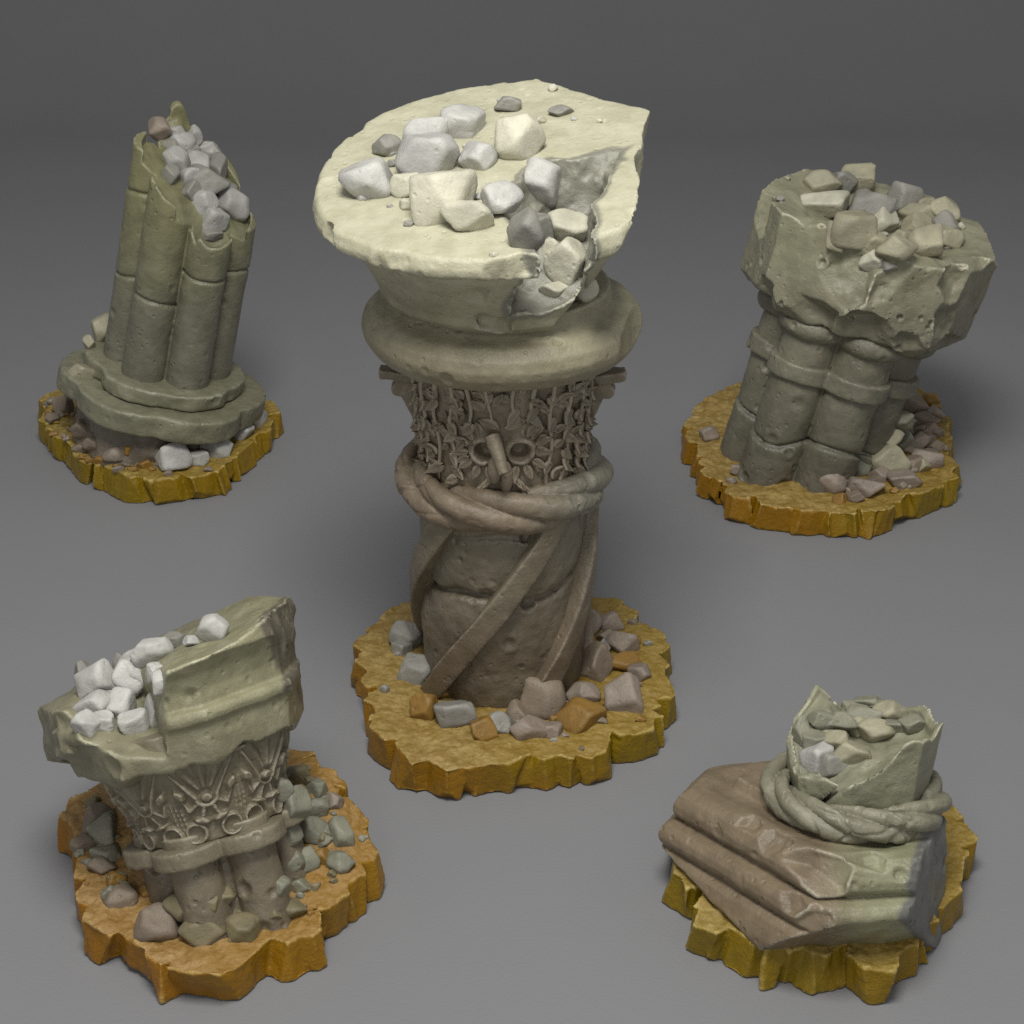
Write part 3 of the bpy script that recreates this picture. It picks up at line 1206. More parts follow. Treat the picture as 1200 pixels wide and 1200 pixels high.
# ------------------------------------------------------------------ 2  bundle of shafts on a stepped plinth
def tall_bundle():
    fr = view_frame(193, 443, 3.10, 9.0, 24)
    c = on_z(190, 505, .2)
    t = thing('ruined_bundle_column', (c[0], c[1], 0), 'slender leaning shaft bundle on two plinth steps, grey rubble in its slanted top', 'ruined column', GROUP)
    rocky_base(t, RIM_TALL, .2, M['base_olive'], 22)
    g, N6 = .30, 6
    ph = 0.0

    def core(p):
        r = np.hypot(p[:, 0], p[:, 1])
        return extr(r - .56 - .05 * fbm(p, 2.5, 3, 4) + .18 * (p[:, 2] + .15), p[:, 2], -.55, -.12, .03) * .8
    solid('rubble_footing', core, (-.8, -.8, -.6), (.8, .8, -.08), .015, M['footing_brown'], t, fr, std_post(lump=.03, lf=6, fine=.006, ff=24, pits=0, seed=2))
    for nm, ring, r_, z0, z1, sd in (('lower_plinth', .30, .455, -.17, 0.0, 1), ('upper_plinth', .25, .335, 0.0, .125, 2)):
        def f(p, ring=ring, r_=r_, z0=z0, z1=z1, sd=sd):
            return extr(lobes(p[:, 0], p[:, 1], ring, r_, 6, ph, .02) + .03 * fbm(p, 4, 3, sd), p[:, 2], z0, z1, .022)
        solid(nm, f, (-.84, -.84, z0 - .05), (.84, .84, z1 + .05), .0125, M['plinth_green'], t, fr, std_post(lump=.010, lf=5, pits=.012, pf=6, pp=.25, seed=sd + 4, wearamt=.6))

    def cut(p):
        x, y = p[:, 0], p[:, 1]
        s = 1.55 - .50 * x + .34 * y - .12 * np.exp(-((x - .16) ** 2 + (y + .36) ** 2) / .02)
        s = s + .05 * fbm(flat_axis(p), 3.5, 3, 3)
        s = np.where(x < -.26, np.minimum(s, 1.75 + .03 * np.sin(y * 9)), s)
        spike = np.exp(-((x + .20) ** 2 + (y - .36) ** 2) / .010) * .17
        return s + spike

    def shafts(p):
        x, y, z = p[:, 0], p[:, 1], p[:, 2]
        a = np.arctan2(y, x)
        idx = np.mod(np.round(a / (math.pi / 3)), 6)
        d2 = lobes(x, y, .305, .158, 6, ph, .015)
        j = np.zeros(len(p))
        for k_, (s1, s2) in enumerate(((.95, 1.5), (1.15, 1.75), (.8, 1.4), (.80, 1.42), (.72, 1.60), (.98, 1.30))):
            m = idx == k_
            for s in (s1, s2):
                j = np.maximum(j, m * np.exp(-((z - s - .025 * np.cos(3 * a) - .02 * fbm(p, 5, 2, 6)) / .011) ** 2))
        d2 = d2 + .022 * j + .006 * fbm(p * np.array([1, 1, .5]), 3, 2, 5)
        top = z - cut(p)
        d = smax(np.maximum(d2, top * .7), .05 - z, .004)
        hol = np.maximum(np.hypot(x, y) - .41 - .015 * fbm(p, 4, 2, 7), -(top + .08) * .7)
        return np.maximum(d, -hol)
    solid('shaft_bundle', shafts, (-.6, -.6, .0), (.6, .6, 2.75), .0125, M['bundle_green'], t, fr,
          std_post(lump=.005, lf=4, fine=.0018, ff=24, pits=.010, pf=8, pp=.22, seed=9))
    top_stones = [(186, 151, 24, 22, 'p'), (207, 155, 18, 14, 'w'), (213, 170, 28, 24, 'w'), (208, 190, 30, 30, 'w'), (226, 163, 18, 26, 'w'), (243, 177, 26, 18, 'w'), (243, 178, 24, 22, 'w'), (233, 192, 28, 24, 'w'),
                          (240, 214, 46, 34, 'g'), (254, 200, 20, 34, 'g'), (224, 225, 18, 24, 'g'), (238, 238, 32, 28, 'w'), (249, 259, 32, 30, 'w'), (262, 222, 26, 24, 'g'), (271, 240, 34, 36, 'w'), (202, 172, 20, 20, 'g'), (200, 205, 18, 22, 'g'), (222, 208, 26, 24, 'w'), (230, 205, 22, 20, 'g'), (247, 275, 24, 14, 'g'), (222, 178, 20, 18, 'w')]
    for x, y, w, h, m in top_stones:
        stone(t, t, x, y, w, h, M[{'w': 'st_light', 'g': 'st_grey', 'p': 'st_pink', 'l': 'st_olive'}[m]], sharp=16, planes=9, scale=1.12)
    foot_stones = [(120, 386, 30, 36, 'l'), (104, 402, 14, 18, 'l'), (97, 436, 32, 18, 'l'), (73, 478, 24, 26, 'b'), (98, 503, 26, 26, 'b'), (96, 525, 22, 14, 'b'), (134, 533, 28, 18, 'p'), (203, 537, 42, 36, 'w'), (232, 538, 24, 20, 'w'),
                          (254, 524, 36, 30, 'w'), (282, 505, 30, 26, 'w'), (299, 489, 26, 30, 'w'), (62, 490, 16, 14, 'b'), (118, 540, 18, 12, 'o'), (150, 527, 14, 12, 'o'), (170, 545, 20, 12, 'o'), (110, 520, 24, 18, 'b'), (185, 530, 18, 14, 'b')]
    for x, y, w, h, m in foot_stones:
        stone(t, t, x, y, w, h, M[{'o': 'st_ochre', 'b': 'st_brown', 'p': 'st_pink', 'l': 'st_olive', 'w': 'st_light'}[m]], sharp=18, planes=10, sink=.1)
    sprinkle(t, t, foot_stones, 30, ['st_brown', 'st_pink', 'st_ochre'], .1, .3, 5)


# ------------------------------------------------------------------ 3  shafts under a heavy broken block
def block_column():
    fr = view_frame(976, 424, 2.66, 18.5, 16)
    c = on_z(955, 525, .2)
    t = thing('ruined_block_column', (c[0], c[1], 0), 'leaning grey shaft bundle carrying a heavy chipped block heaped with rubble', 'ruined column', GROUP)
    rocky_base(t, RIM_BLOCK, .2, M['base_gold'], 33)

    def shafts(p):
        x, y, z = p[:, 0], p[:, 1], p[:, 2]
        a = np.arctan2(y, x)
        d2 = lobes(x, y, .375, .20, 6, 0, .015)
        s = z + .50 + .05 * np.cos(3 * a) + .045 * fbm(p, 4, 2, 3)
        d2 = d2 + .035 * np.exp(-(s / .014) ** 2) + .008 * fbm(p, 3, 2, 5) - .012 * (s < 0)
        return extr(d2, z, -.98, .42, .01)
    solid('shaft_bundle', shafts, (-.66, -.66, -1.0), (.66, .66, .45), .0135, M['block_grey'], t, fr,
          std_post(lump=.010, lf=5, fine=.002, ff=24, pits=.020, pf=6.5, pp=.35, seed=19))

    def collar(p):
        return extr(lobes(p[:, 0], p[:, 1], .375, .245, 6, 0, .02) + .006 * fbm(p, 4, 2, 1), p[:, 2], -.07, .065, .022)
    solid('lobed_collar', collar, (-.7, -.7, -.12), (.7, .7, .12), .0125, M['block_grey'], t, fr, std_post(lump=.008, lf=5, pits=.012, pf=7, seed=21))

    def roll(p):
        x, y, z = p[:, 0], p[:, 1], p[:, 2] - .32
        d2 = lobes(x, y, .40, .25, 6, 0, .01)
        return np.hypot(np.maximum(d2 + .10, -.05), z * 1.1) - .10
    solid('roll_molding', roll, (-.8, -.8, .15), (.8, .8, .5), .0125, M['block_grey'], t, fr, std_post(lump=.010, lf=5, pits=.016, pf=6, seed=22))

    ch = chips([((-.02, -.80, 1.0), .26, 3, (-.1, -1, .5)), ((-.05, -.79, .76), .27, 4, (-.05, -1, -.15)), ((-.24, -.74, .50), .27, 9, (-.2, -1, -.9)), ((.08, -.75, .52), .26, 6, (.1, -1, -.7)), ((.16, -.78, .74), .14, 31, (.3, -1, .1)),
                ((.72, -.34, 1.05), .20, 7, (.8, -.4, 1)), ((-.62, -.46, .46), .24, 8, (-.7, -.6, -.8)), ((-.42, -.64, 1.05), .16, 12, (-.4, -.6, 1)), ((.42, -.67, .46), .20, 14, (.4, -.8, -1)), ((.38, -.68, 1.04), .20, 19, (.3, -.6, 1)),
                ((.56, -.52, .9), .13, 33, (.7, -.7, .2)), ((.70, -.30, .46), .20, 35, (.8, -.3, -1)), ((-.74, -.2, .9), .18, 36, (-1, -.2, .4)), ((-.30, -.74, .80), .12, 37, (-.3, -1, .1)), ((.62, -.46, .62), .14, 38, (.7, -.7, -.1))])

    def block(p):
        pl = []
        for a, r in ((-112, .80), (-68, .83), (-23, .83), (22, .82), (67, .82), (112, .82), (158, .84), (203, .84)):
            a = math.radians(a)
            r *= .93
            pl.append(((math.cos(a), math.sin(a), -.06), (r * math.cos(a), r * math.sin(a), .72)))
            pl.append(((math.cos(a), math.sin(a), -1.0), (r * math.cos(a) * .95, r * math.sin(a) * .95, .43)))
        d = convex(p, pl)
        top = p[:, 2] - 1.04 - .055 * fbm(flat_axis(p), 3.2, 3, 8) + .09 * sstep(.68, .30, np.hypot(p[:, 0] * .95, p[:, 1])) - .12 * sstep(-.1, .7, p[:, 1])
        F1, F2, R = worley(p, 3.0, 6)
        under = .36 + .12 * (F1 - .4) - p[:, 2]
        d = smax(d, np.maximum(top * .9, under), .006)
        d = d + .035 * np.maximum(F1 - .45, 0)
        d = smax(d, -(ch(p) + .022 * fbm(p, 7, 3, 4)), .004)
        return d * .9
    solid('broken_block', block, (-1.0, -1.0, .3), (1.02, 1.0, 1.25), .0125, M['block_stone'], t, fr,
          lambda V, F: weather(V, F, lump=.006, lf=4, fine=.003, ff=20, pits=.022, pf=8, pp=.5, pr=.19, wearamt=.2, seed=25))
    top_stones = [(963, 215, 44, 30, 'l'), (987, 213, 32, 28, 'g'), (1006, 212, 40, 36, 'l'), (964, 240, 56, 34, 'c'), (1022, 247, 54, 44, 'g'), (1058, 235, 44, 40, 'g'), (1034, 260, 36, 32, 'c'), (1076, 256, 44, 34, 'l'), (1105, 250, 40, 34, 'l'),
                          (1107, 263, 34, 32, 'g'), (1000, 270, 50, 42, 'l'), (980, 278, 26, 36, 'l'), (1050, 291, 44, 32, 'l'), (1026, 284, 28, 24, 'l'), (1088, 285, 44, 40, 'l'), (1110, 280, 34, 28, 'l'), (1072, 265, 40, 30, 'l'), (1024, 305, 32, 26, 'c'), (1042, 310, 26, 14, 'g'),
                          (1086, 240, 26, 20, 'l'), (1012, 232, 26, 20, 'g'), (1058, 278, 26, 20, 'l')]
    for x, y, w, h, m in top_stones:
        stone(t, t, x, y, w, h, M[{'c': 'st_cream', 'g': 'st_grey', 'l': 'st_olive'}[m]], sharp=34, planes=9)
    foot_stones = [(973, 565, 42, 34, 'p'), (1014, 572, 44, 26, 'p'), (1058, 562, 40, 24, 'p'), (1084, 540, 38, 26, 'p'), (1038, 540, 52, 46, 'l'), (1002, 543, 38, 40, 'g'), (1040, 514, 36, 26, 'l'), (1056, 520, 34, 30, 'g'), (1078, 518, 26, 22, 'p'),
                          (1066, 478, 40, 36, 'b'), (1050, 492, 36, 26, 'g'), (1080, 494, 38, 24, 'b'), (1088, 506, 24, 20, 'b'), (1090, 470, 22, 18, 'o'), (831, 510, 22, 20, 'p'), (864, 550, 16, 14, 'p'), (985, 585, 18, 14, 'o'), (1062, 498, 26, 22, 'g'), (1030, 556, 26, 18, 'p'), (1070, 545, 26, 22, 'b'), (1092, 486, 26, 20, 'p'), (1058, 508, 20, 16, 'b')]
    for x, y, w, h, m in foot_stones:
        stone(t, t, x, y, w, h, M[{'g': 'st_green', 'o': 'st_ochre', 'b': 'st_brown', 'p': 'st_pink', 'l': 'st_olive'}[m]], sharp=26, planes=9, sink=.25)
    sprinkle(t, t, foot_stones[:14], 24, ['st_pink', 'st_brown', 'st_olive'], .1, .5, 16, 13, 11, 24)
    sprinkle(t, t, foot_stones, 26, ['st_brown', 'st_pink', 'st_ochre'], .1, .3, 6)
    sprinkle(t, t, top_stones, 24, ['st_olive', 'st_grey', 'st_cream'], 1.2, 2.6, 7, spread=20)


# ------------------------------------------------------------------ 4  carved capital lying back on its stub
def seg2(x, y, a, b):
    a, b = np.array(a, float), np.array(b, float)
    e = b - a
    wx, wy = x - a[0], y - a[1]
    t = np.clip((wx * e[0] + wy * e[1]) / (e @ e), 0, 1)
    return np.hypot(wx - e[0] * t, wy - e[1] * t), t


def acanthus(u, v):
    """relief of one bay of the frieze: u across (-.17..+.17), v up from the collar (0..0.54)"""
    def ridge(d, w, a):
        return a * np.exp(-(d / w) ** 2)

    def almond(cx, cy, ta, L, W, a=.034):
        px, py = au - cx, v - cy
        x = px * math.sin(ta) + py * math.cos(ta)
        y = px * math.cos(ta) - py * math.sin(ta)
        e = np.sqrt((x / L) ** 2 + (y / (W * np.clip(1 - .55 * np.abs(x / L), .25, 1))) ** 2)
        return a * sstep(1.0, .45, e)
    au = np.abs(u)
    # fan of five flutes rising from the boss, spreading to the slab
    dx, dy = u, v - .27
    rr = np.hypot(dx, dy)
    ang = np.arctan2(dx, dy)
    half_w = .62
    fan = sstep(half_w + .05, half_w - .06, np.abs(ang)) * (dy > 0) * sstep(.04, .075, rr)
    hgt = fan * (.013 + .009 * np.cos(ang * 2 * math.pi / .42))
    # raised line that runs round the boss and up both sides of the fan
    side, _ = seg2(au, v, (.052, .275), (.155, .50))
    low = np.abs(rr - .052)
    hgt = np.maximum(hgt, ridge(np.where(v < .275, low, side), .012, .024))
    hgt = np.maximum(hgt, .026 * sstep(.032, .020, rr))
    # stems that curl away below the boss
    d1, _ = seg2(au, v, (.045, .245), (.10, .20))
    d2, _ = seg2(au, v, (.10, .20), (.125, .275))
    d3, _ = seg2(au, v, (.02, .22), (.05, .13))
    hgt = np.maximum(hgt, ridge(np.minimum(np.minimum(d1, d2), d3), .011, .022))
    # paired almond leaves between the fans, a lying one lower down
    hgt = np.maximum(hgt, almond(.126, .315, .38, .058, .033))
    hgt = np.maximum(hgt, almond(.05, .13, 1.25, .056, .026, .032))
    # scrolls at the foot with a bud in each
    q = np.hypot(au - .10, (v - .055) * .9)
    hgt = np.maximum(hgt, ridge(q - .054, .010, .024) * (v < .125))
    # ribbed tongue between the bays
    b2 = .17 - au
    t = sstep(.062 * (.5 + v * 2.2), .035 * (.5 + v * 2.2), b2) * sstep(.04, .10, v) * sstep(.29, .22, v)
    hgt = np.maximum(hgt, t * (.006 + .006 * np.cos(b2 * 260) + .0015 * np.cos(v * 200)))
    # garland of lying leaves under the slab
    for cx in (.0, .17):
        px, py = au - cx, v - .505 - .012 * np.sin(au * 18)
        e = np.sqrt((px / .078) ** 2 + (py / .026) ** 2)
        hgt = np.maximum(hgt, .042 * sstep(1.1, .35, e))
    return hgt


def capital_ruin():
    fr = view_frame(254, 976, -1.98, -14.5, 13)
    c = on_z(255, 1000, .2)
    t = thing('ruined_capital', (c[0], c[1], 0), 'tilted leaf-carved capital under a moulded slab with white stones, on an orange base', 'ruined column', GROUP)
    rocky_base(t, RIM_CAPITAL, .2, M['base_orange'], 44,
               mound=lambda p: .16 * np.exp(-(((p[:, 0] + 1.0) / .25) ** 2 + ((p[:, 1] + 1.45) / .5) ** 2)) + .14 * np.exp(-(((p[:, 0] + 1.9) / .22) ** 2 + ((p[:, 1] + 1.4) / .4) ** 2)))

    def shafts(p):
        d2 = lobes(p[:, 0], p[:, 1], .265, .12, 6, 0, .012) + .005 * fbm(p, 4, 2, 3)
        return extr(d2, p[:, 2], -.54, .1, .01)
    solid('shaft_bundle', shafts, (-.48, -.48, -.6), (.48, .48, .14), .0105, M['capital_grey'], t, fr, std_post(lump=.008, lf=5, pits=.016, pf=8, pp=.35, seed=4))

    def collar(p):
        return extr(lobes(p[:, 0], p[:, 1], .265, .185, 6, 0, .008) + .004 * fbm(p, 4, 2, 3), p[:, 2], -.04, .05, .018)
    solid('lobed_collar', collar, (-.5, -.5, -.1), (.5, .5, .12), .009, M['capital_olive'], t, fr, std_post(lump=.006, lf=5, pits=.013, pf=9, pp=.4, seed=5))

    def bell(p):
        r = np.hypot(p[:, 0], p[:, 1])
        R = .345 + .115 * sstep(.05, .55, p[:, 2])
        return extr(r - R, p[:, 2], .05, .60, .01) * .9

    def bell_post(V, F):
        th = np.arctan2(V[:, 1], V[:, 0])
        r = np.hypot(V[:, 0], V[:, 1])
        m = sstep(.3, .35, r)
        ph = np.mod(th + math.radians(90 - 22), math.radians(45)) - math.radians(22.5)
        u = ph / math.radians(22.5) * .17
        v = (V[:, 2] - .06) * 1.30
        hgt = acanthus(u, v) * m * 1.1
        N = np.stack([np.cos(th), np.sin(th), 0 * th], 1)
        V = V + N * hgt[:, None]
        return weather(V, F, lump=.006, lf=7, fine=.002, ff=26, pits=.005, pf=12, pp=.2, wearamt=.12, seed=8)
    solid('carved_bell', bell, (-.56, -.56, .02), (.56, .56, .64), .0068, M['capital_grey'], t, fr, bell_post)

    ch = chips([((.36, -.48, .40), .15, 3, (.3, -.5, -1)), ((-.10, -.56, .40), .12, 14, (-.1, -.6, -1)), ((.02, -.62, 1.05), .09, 5, (-.3, -1, .6)), ((-.33, -.48, .40), .10, 8, (-.3, -.5, -1)), ((.12, -.56, .40), .07, 21, (.1, -.6, -1)), ((.55, -.22, .95), .10, 22, (.8, -.3, 1)), ((.60, .0, .6), .16, 27, (1, 0, .1))])

    def end_f(p):
        return half(p, (.95, -.22, .06), (.50, -.34, .7)) + .05 * fbm(p, 4, 3, 8)

    def slab(p):
        x, y, z = p[:, 0], p[:, 1], p[:, 2]
        u = None
        for a in (-60, -105, -150, -195, -240, 75, 30, -15):
            a = math.radians(a)
            e = x * math.cos(a) + y * math.sin(a)
            u = e if u is None else np.maximum(u, e)
        P = [(0, .38), (.47, .38), (.515, .45), (.545, .62), (.572, .635), (.582, .662), (.572, .69), (.542, .705), (.55, .78), (.58, .85), (.63, .905), (.65, .92), (.65, 1.2), (0, 1.2)]
        d = sd_poly2(u, z, P)
        wob = .05 * fbm(p, 3.2, 3, 6)
        bite = convex(p, [((1, .22, -.15), (-.04, -.5, 1.0)),
                          ((-.25, .55, -1), (-.25, -.45, .56)),
                          ((.0, 1, -.3), (-.3, .42, 1.0))])
        spur = convex(p, [((-1, -.2, .1), (-.605, 0, .75)), ((.1, -1, .1), (-.6, -.20, .7)), ((-.2, 1, 0), (-.6, .25, .7)), ((-.25, -.1, 1), (-.6, 0, .86)), ((-.5, -.3, -1), (-.6, 0, .56)), ((1, 0, 0), (-.3, 0, 0)), ((-.8, -.8, .3), (-.56, -.14, .75))])
        d = np.minimum(d, spur + .03 * fbm(p, 6, 3, 5))
        d = smax(d, -(bite + wob), .01)
        d = smax(d, end_f(p), .006)
        # the slab's top is broken away in a slope to the left
        d = smax(d, z - 1.0 - .20 * np.minimum(x - .45, 0) + wob * .8, .01)
        jag = worley(flat_axis(p), 4.5, 3)
        d = smax(d, (.42 + .10 * (jag[0] - .4) + .03 * fbm(p, 5, 2, 6)) - z, .006)
        d = smax(d, -(ch(p) + .012 * fbm(p, 7, 2, 4)), .008)
        return d * .9
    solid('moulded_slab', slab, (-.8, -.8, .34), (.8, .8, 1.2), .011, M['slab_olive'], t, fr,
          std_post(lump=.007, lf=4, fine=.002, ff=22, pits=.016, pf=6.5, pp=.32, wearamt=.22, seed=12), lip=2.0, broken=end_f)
    top_stones = [(252, 737, 40, 32, 'w'), (163, 785, 52, 56, 'w'), (150, 795, 40, 48, 'w'), (112, 800, 50, 50, 'w'), (111, 827, 44, 34, 'w'), (102, 850, 34, 34, 'w'), (140, 826, 34, 38, 'w'), (157, 846, 36, 32, 'w'), (178, 765, 46, 34, 'w'), (182, 833, 24, 42, 'w'),
                          (201, 752, 34, 22, 'g'), (224, 752, 20, 14, 'w'), (97, 788, 22, 26, 'g'), (141, 778, 16, 24, 'g'), (128, 812, 30, 26, 'w'), (190, 800, 26, 30, 'w'), (120, 845, 30, 26, 'w'), (182, 788, 22, 22, 'w')]
    for x, y, w, h, m in top_stones:
        stone(t, t, x, y, w, h, M[{'w': 'st_white', 'g': 'st_grey'}[m]], sharp=20, planes=9)
    foot_stones = [(187, 1083, 62, 52, 'b'), (213, 1062, 42, 34, 'l'), (240, 1088, 62, 48, 'l'), (285, 1090, 48, 40, 'l'), (275, 1072, 32, 24, 'l'), (248, 1058, 22, 30, 'l'), (265, 1050, 22, 28, 'l'), (142, 1052, 40, 32, 'b'), (136, 1032, 24, 22, 'o'), (172, 1046, 20, 18, 'o'),
                          (120, 1015, 34, 26, 'b'), (126, 1003, 40, 28, 'g'), (122, 975, 38, 46, 'g'), (115, 965, 40, 46, 'b'), (340, 1066, 38, 26, 'l'), (328, 1040, 26, 32, 'g'), (352, 1040, 24, 22, 'g'), (360, 1010, 34, 36, 'g'), (398, 1010, 36, 32, 'g'), (400, 978, 32, 42, 'g'),
                          (362, 975, 46, 36, 'g'), (370, 948, 34, 40, 'g'), (345, 945, 40, 50, 'g'), (350, 910, 34, 30, 'l'), (372, 925, 30, 26, 'g'), (345, 1010, 26, 34, 'g'), (380, 985, 26, 24, 'g'), (378, 1005, 30, 26, 'o'), (340, 975, 30, 34, 'g'), (330, 925, 28, 30, 'g'), (98, 990, 30, 26, 'b'), (392, 940, 24, 24, 'p'), (320, 1072, 22, 16, 'l')]
    for x, y, w, h, m in foot_stones:
        stone(t, t, x, y, w, h, M[{'g': 'st_green', 'o': 'st_ochre', 'b': 'st_brown', 'p': 'st_pink', 'l': 'st_moss'}[m]], sharp=28, planes=9, sink=.2, scale=.92)
    sprinkle(t, t, foot_stones[-26:], 26, ['st_green', 'st_green', 'st_moss'], .1, .5, 18, 14, 11, 24)
    sprinkle(t, t, foot_stones, 34, ['st_green', 'st_brown', 'st_moss', 'st_ochre'], .1, .4, 8)


# ------------------------------------------------------------------ 5  moulded column foot with a rope ring
def rope_ruin():
    fr = view_frame(1000, 938, -1.93, 5, 25)
    c = on_z(965, 1010, .2)
    t = thing('ruined_rope_foot', (c[0], c[1], 0), 'fallen column foot with rounded mouldings, a twisted rope ring and a cracked faceted stub', 'ruined column', GROUP)
    rocky_base(t, RIM_ROPE, .2, M['base_olive'], 55)
    nL = np.array([-.66, -.75]); nL /= np.linalg.norm(nL)
    nR = np.array([.36, -.93]); nR /= np.linalg.norm(nR)
    ch = chips([((-.10, -.745, -.22), .13, 3, (-.12, -1, .25)), ((-.10, -.76, -.33), .16, 4, (-.1, -1, -.1)), ((-.64, -.34, -.19), .11, 5, (-.6, -.7, .6)), ((-.50, -.46, -.20), .10, 6, (-.6, -.7, .6)), ((-.34, -.44, -.06), .08, 7, (-.3, -.4, .9)), ((-.80, -.24, -.28), .08, 8), ((-.08, -.60, -.075), .14, 9, (-.1, -.8, .75)), ((-.46, -.28, -.045), .07, 10, (-.2, -.3, 1)), ((.22, -.63, -.21), .06, 11), ((.10, -.50, -.05), .06, 18, (.1, -.4, 1)), ((-.22, -.65, -.23), .07, 23, (-.6, -.7, .4))])

    def foot(p):
        x, y, z = p[:, 0], p[:, 1], p[:, 2]
        e = [x * nL[0] + y * nL[1], x * nR[0] + y * nR[1], -.97 * x + .24 * y - .22, .95 * x + .3 * y - .0, .3 * x + .95 * y + .0, -.5 * x + .86 * y - .05]
        u = e[0]
        for k_ in e[1:]:
            u = smax(u, k_, .006)
        P = [(0, .02), (.33, .02), (.36, -.03), (.41, -.03), (.47, -.02), (.53, -.03), (.575, -.065), (.60, -.115), (.60, -.155), (.585, -.18), (.555, -.195), (.59, -.20), (.63, -.215), (.655, -.245), (.662, -.28), (.65, -.315), (.615, -.335), (.645, -.345), (.67, -.37), (.70, -.45), (.71, -.80), (0, -.80)]
        d = sd_poly2(u, z, P)
        wob = .05 * fbm(p, 3, 3, 4)
        d = smax(d, half(p, (.90, -.27, .10), (.27, -.56, -.1)) + wob, .01)
        d = smax(d, half(p, (.8, .6, .1), (.42, .02, -.1)) + wob, .01)
        # broken underside along the right front
        d = smax(d, half(p, (.19, -.45, -.45), (-.36, -.62, -.52)) + wob * .8, .01)
        # and where the left face meets the ground
        d = smax(d, half(p, (-.324, -.178, -.448), (-.37, -.60, -.52)) + wob * .4, .01)
        d = smax(d, -(ch(p) + .014 * fbm(p, 7, 2, 4)), .008)
        return d * .9
    def cracked(p):
        wob = .05 * fbm(p, 3, 3, 4)
        a = half(p, (.90, -.27, .10), (.27, -.56, -.1)) + wob
        b = half(p, (.8, .6, .1), (.42, .02, -.1)) + wob
        return np.maximum(a, b)
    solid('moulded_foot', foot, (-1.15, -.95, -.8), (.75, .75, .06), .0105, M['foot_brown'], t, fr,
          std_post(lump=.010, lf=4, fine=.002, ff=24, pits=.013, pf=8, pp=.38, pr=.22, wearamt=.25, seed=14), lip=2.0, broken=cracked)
    solid('rope_ring', rope_sdf(.362, .050, .039, -9 / 4, 4, .05), (-.56, -.56, -.1), (.56, .56, .2), .0085, M['rope_green'], t, fr, rope_post(71, .008))

    def stub(p):
        x, y, z = p[:, 0], p[:, 1], p[:, 2]
        u = None
        for a, dd in ((-68, 0), (-20, .015), (-118, .0), (-165, -.01), (150, 0), (105, 0), (60, 0), (20, .01)):
            a = math.radians(a)
            e = x * math.cos(a) + y * math.sin(a) - dd
            u = e if u is None else np.maximum(u, e)
        zz = np.maximum(z, 0)
        R = .295 + .12 * zz
        xs = x - .10 * zz
        out = u - R - .006 * fbm(p, 4, 2, 3)
        rim = .27 + .50 * x + .10 * np.maximum(y, -.1) + .11 * fbm(flat_axis(p), 4.2, 3, 9)
        rim = rim + .20 * sstep(.15, -.25, x) * sstep(-.15, .15, y)
        d = np.maximum(out, (z - rim) * .85)
        crack = np.maximum(np.abs(half(p, (1, .3, -.55), (-.10, -.33, .12)) + .01 * fbm(p, 8, 2, 1)) - .012, -(out + .07))
        d = np.maximum(d, -crack)
        hol = np.maximum(out + .03, -(z - rim + .035) * .85)
        d = np.maximum(d, -hol)
        return np.maximum(d, -z - .05)
    solid('faceted_stub', stub, (-.5, -.5, -.08), (.6, .5, .86), .009, M['stub_green'], t, fr, std_post(lump=.007, lf=5, pits=.010, pf=6, pp=.25, seed=17))
    top_stones = [(960, 886, 34, 34, 'w'), (975, 896, 30, 26, 'g'), (998, 884, 38, 26, 'c'), (982, 868, 28, 24, 'c'), (1012, 843, 40, 26, 'l'), (1044, 838, 34, 26, 'c'), (1025, 858, 36, 24, 'c'), (1046, 852, 32, 16, 'l'), (1020, 824, 30, 14, 'l'), (1030, 829, 26, 14, 'l'), (1005, 853, 26, 20, 'c'), (985, 848, 34, 22, 'l'),
                          (955, 868, 26, 24, 'l'), (1000, 832, 30, 18, 'l'), (940, 858, 20, 30, 'l'), (965, 845, 30, 20, 'l'), (1070, 850, 26, 20, 'l')]
    for x, y, w, h, m in top_stones:
        stone(t, t, x, y, w, h, M[{'c': 'st_olive', 'w': 'st_white', 'l': 'st_green', 'g': 'st_grey'}[m]], sharp=30, planes=8, scale=1.2)


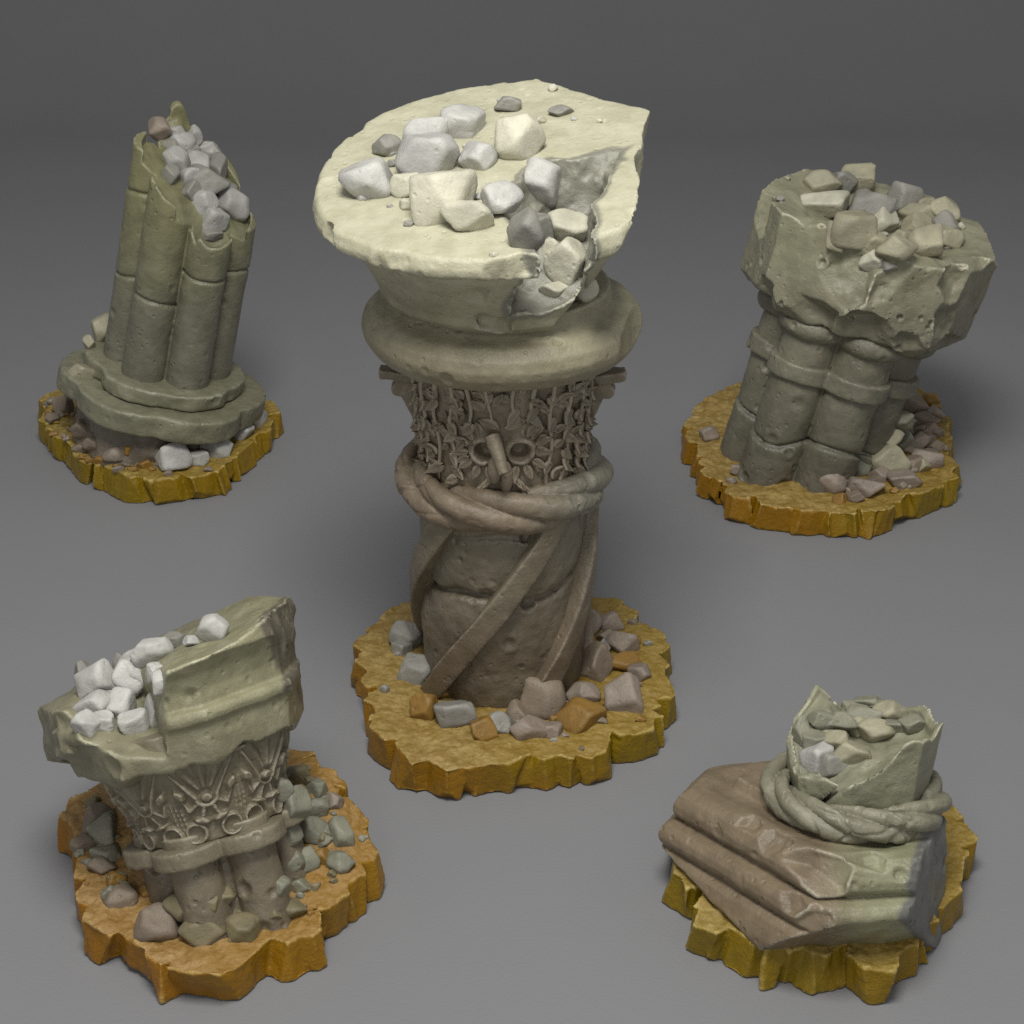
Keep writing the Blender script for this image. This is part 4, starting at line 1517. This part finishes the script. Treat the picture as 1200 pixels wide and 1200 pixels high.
GROUP = 'ruined stone columns on rocky bases'
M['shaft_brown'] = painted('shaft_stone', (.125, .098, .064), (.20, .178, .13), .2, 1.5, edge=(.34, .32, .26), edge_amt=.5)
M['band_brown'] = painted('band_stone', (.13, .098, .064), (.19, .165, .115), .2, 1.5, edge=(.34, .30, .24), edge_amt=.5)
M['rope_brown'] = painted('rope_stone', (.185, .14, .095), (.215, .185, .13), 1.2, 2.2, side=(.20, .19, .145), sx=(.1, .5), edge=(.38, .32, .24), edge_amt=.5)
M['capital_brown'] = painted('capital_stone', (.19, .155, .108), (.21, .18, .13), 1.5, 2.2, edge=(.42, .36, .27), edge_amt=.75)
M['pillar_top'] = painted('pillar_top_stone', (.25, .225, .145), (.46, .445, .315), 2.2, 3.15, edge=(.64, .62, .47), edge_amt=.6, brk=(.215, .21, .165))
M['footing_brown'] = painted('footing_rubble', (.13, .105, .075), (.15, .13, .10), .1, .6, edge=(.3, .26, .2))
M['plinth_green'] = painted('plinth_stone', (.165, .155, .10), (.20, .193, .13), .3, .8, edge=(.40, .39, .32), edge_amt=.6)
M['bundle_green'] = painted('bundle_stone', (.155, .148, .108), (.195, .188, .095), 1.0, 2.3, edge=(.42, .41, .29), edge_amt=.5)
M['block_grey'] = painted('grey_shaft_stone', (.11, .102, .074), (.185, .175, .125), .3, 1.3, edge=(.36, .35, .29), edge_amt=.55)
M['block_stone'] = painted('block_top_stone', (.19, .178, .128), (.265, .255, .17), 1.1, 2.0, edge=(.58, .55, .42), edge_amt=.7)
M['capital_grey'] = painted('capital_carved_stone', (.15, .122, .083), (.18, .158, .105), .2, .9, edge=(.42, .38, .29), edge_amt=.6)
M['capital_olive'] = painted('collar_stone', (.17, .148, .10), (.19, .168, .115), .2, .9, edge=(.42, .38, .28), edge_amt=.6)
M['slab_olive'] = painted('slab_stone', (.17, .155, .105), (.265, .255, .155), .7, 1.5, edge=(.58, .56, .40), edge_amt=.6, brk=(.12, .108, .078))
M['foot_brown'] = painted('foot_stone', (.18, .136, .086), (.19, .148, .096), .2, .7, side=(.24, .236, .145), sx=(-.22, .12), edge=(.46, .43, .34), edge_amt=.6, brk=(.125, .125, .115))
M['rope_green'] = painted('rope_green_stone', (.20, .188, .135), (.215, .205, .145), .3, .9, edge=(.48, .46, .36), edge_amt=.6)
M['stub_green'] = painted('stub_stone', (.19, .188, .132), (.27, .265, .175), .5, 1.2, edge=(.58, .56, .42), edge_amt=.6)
BUILD = [pillar, tall_bundle, block_column, capital_ruin, rope_ruin]
build_setting()
build_light()
for k in BUILD:
    k()
print('script total %.1fs' % (time.time() - T0))
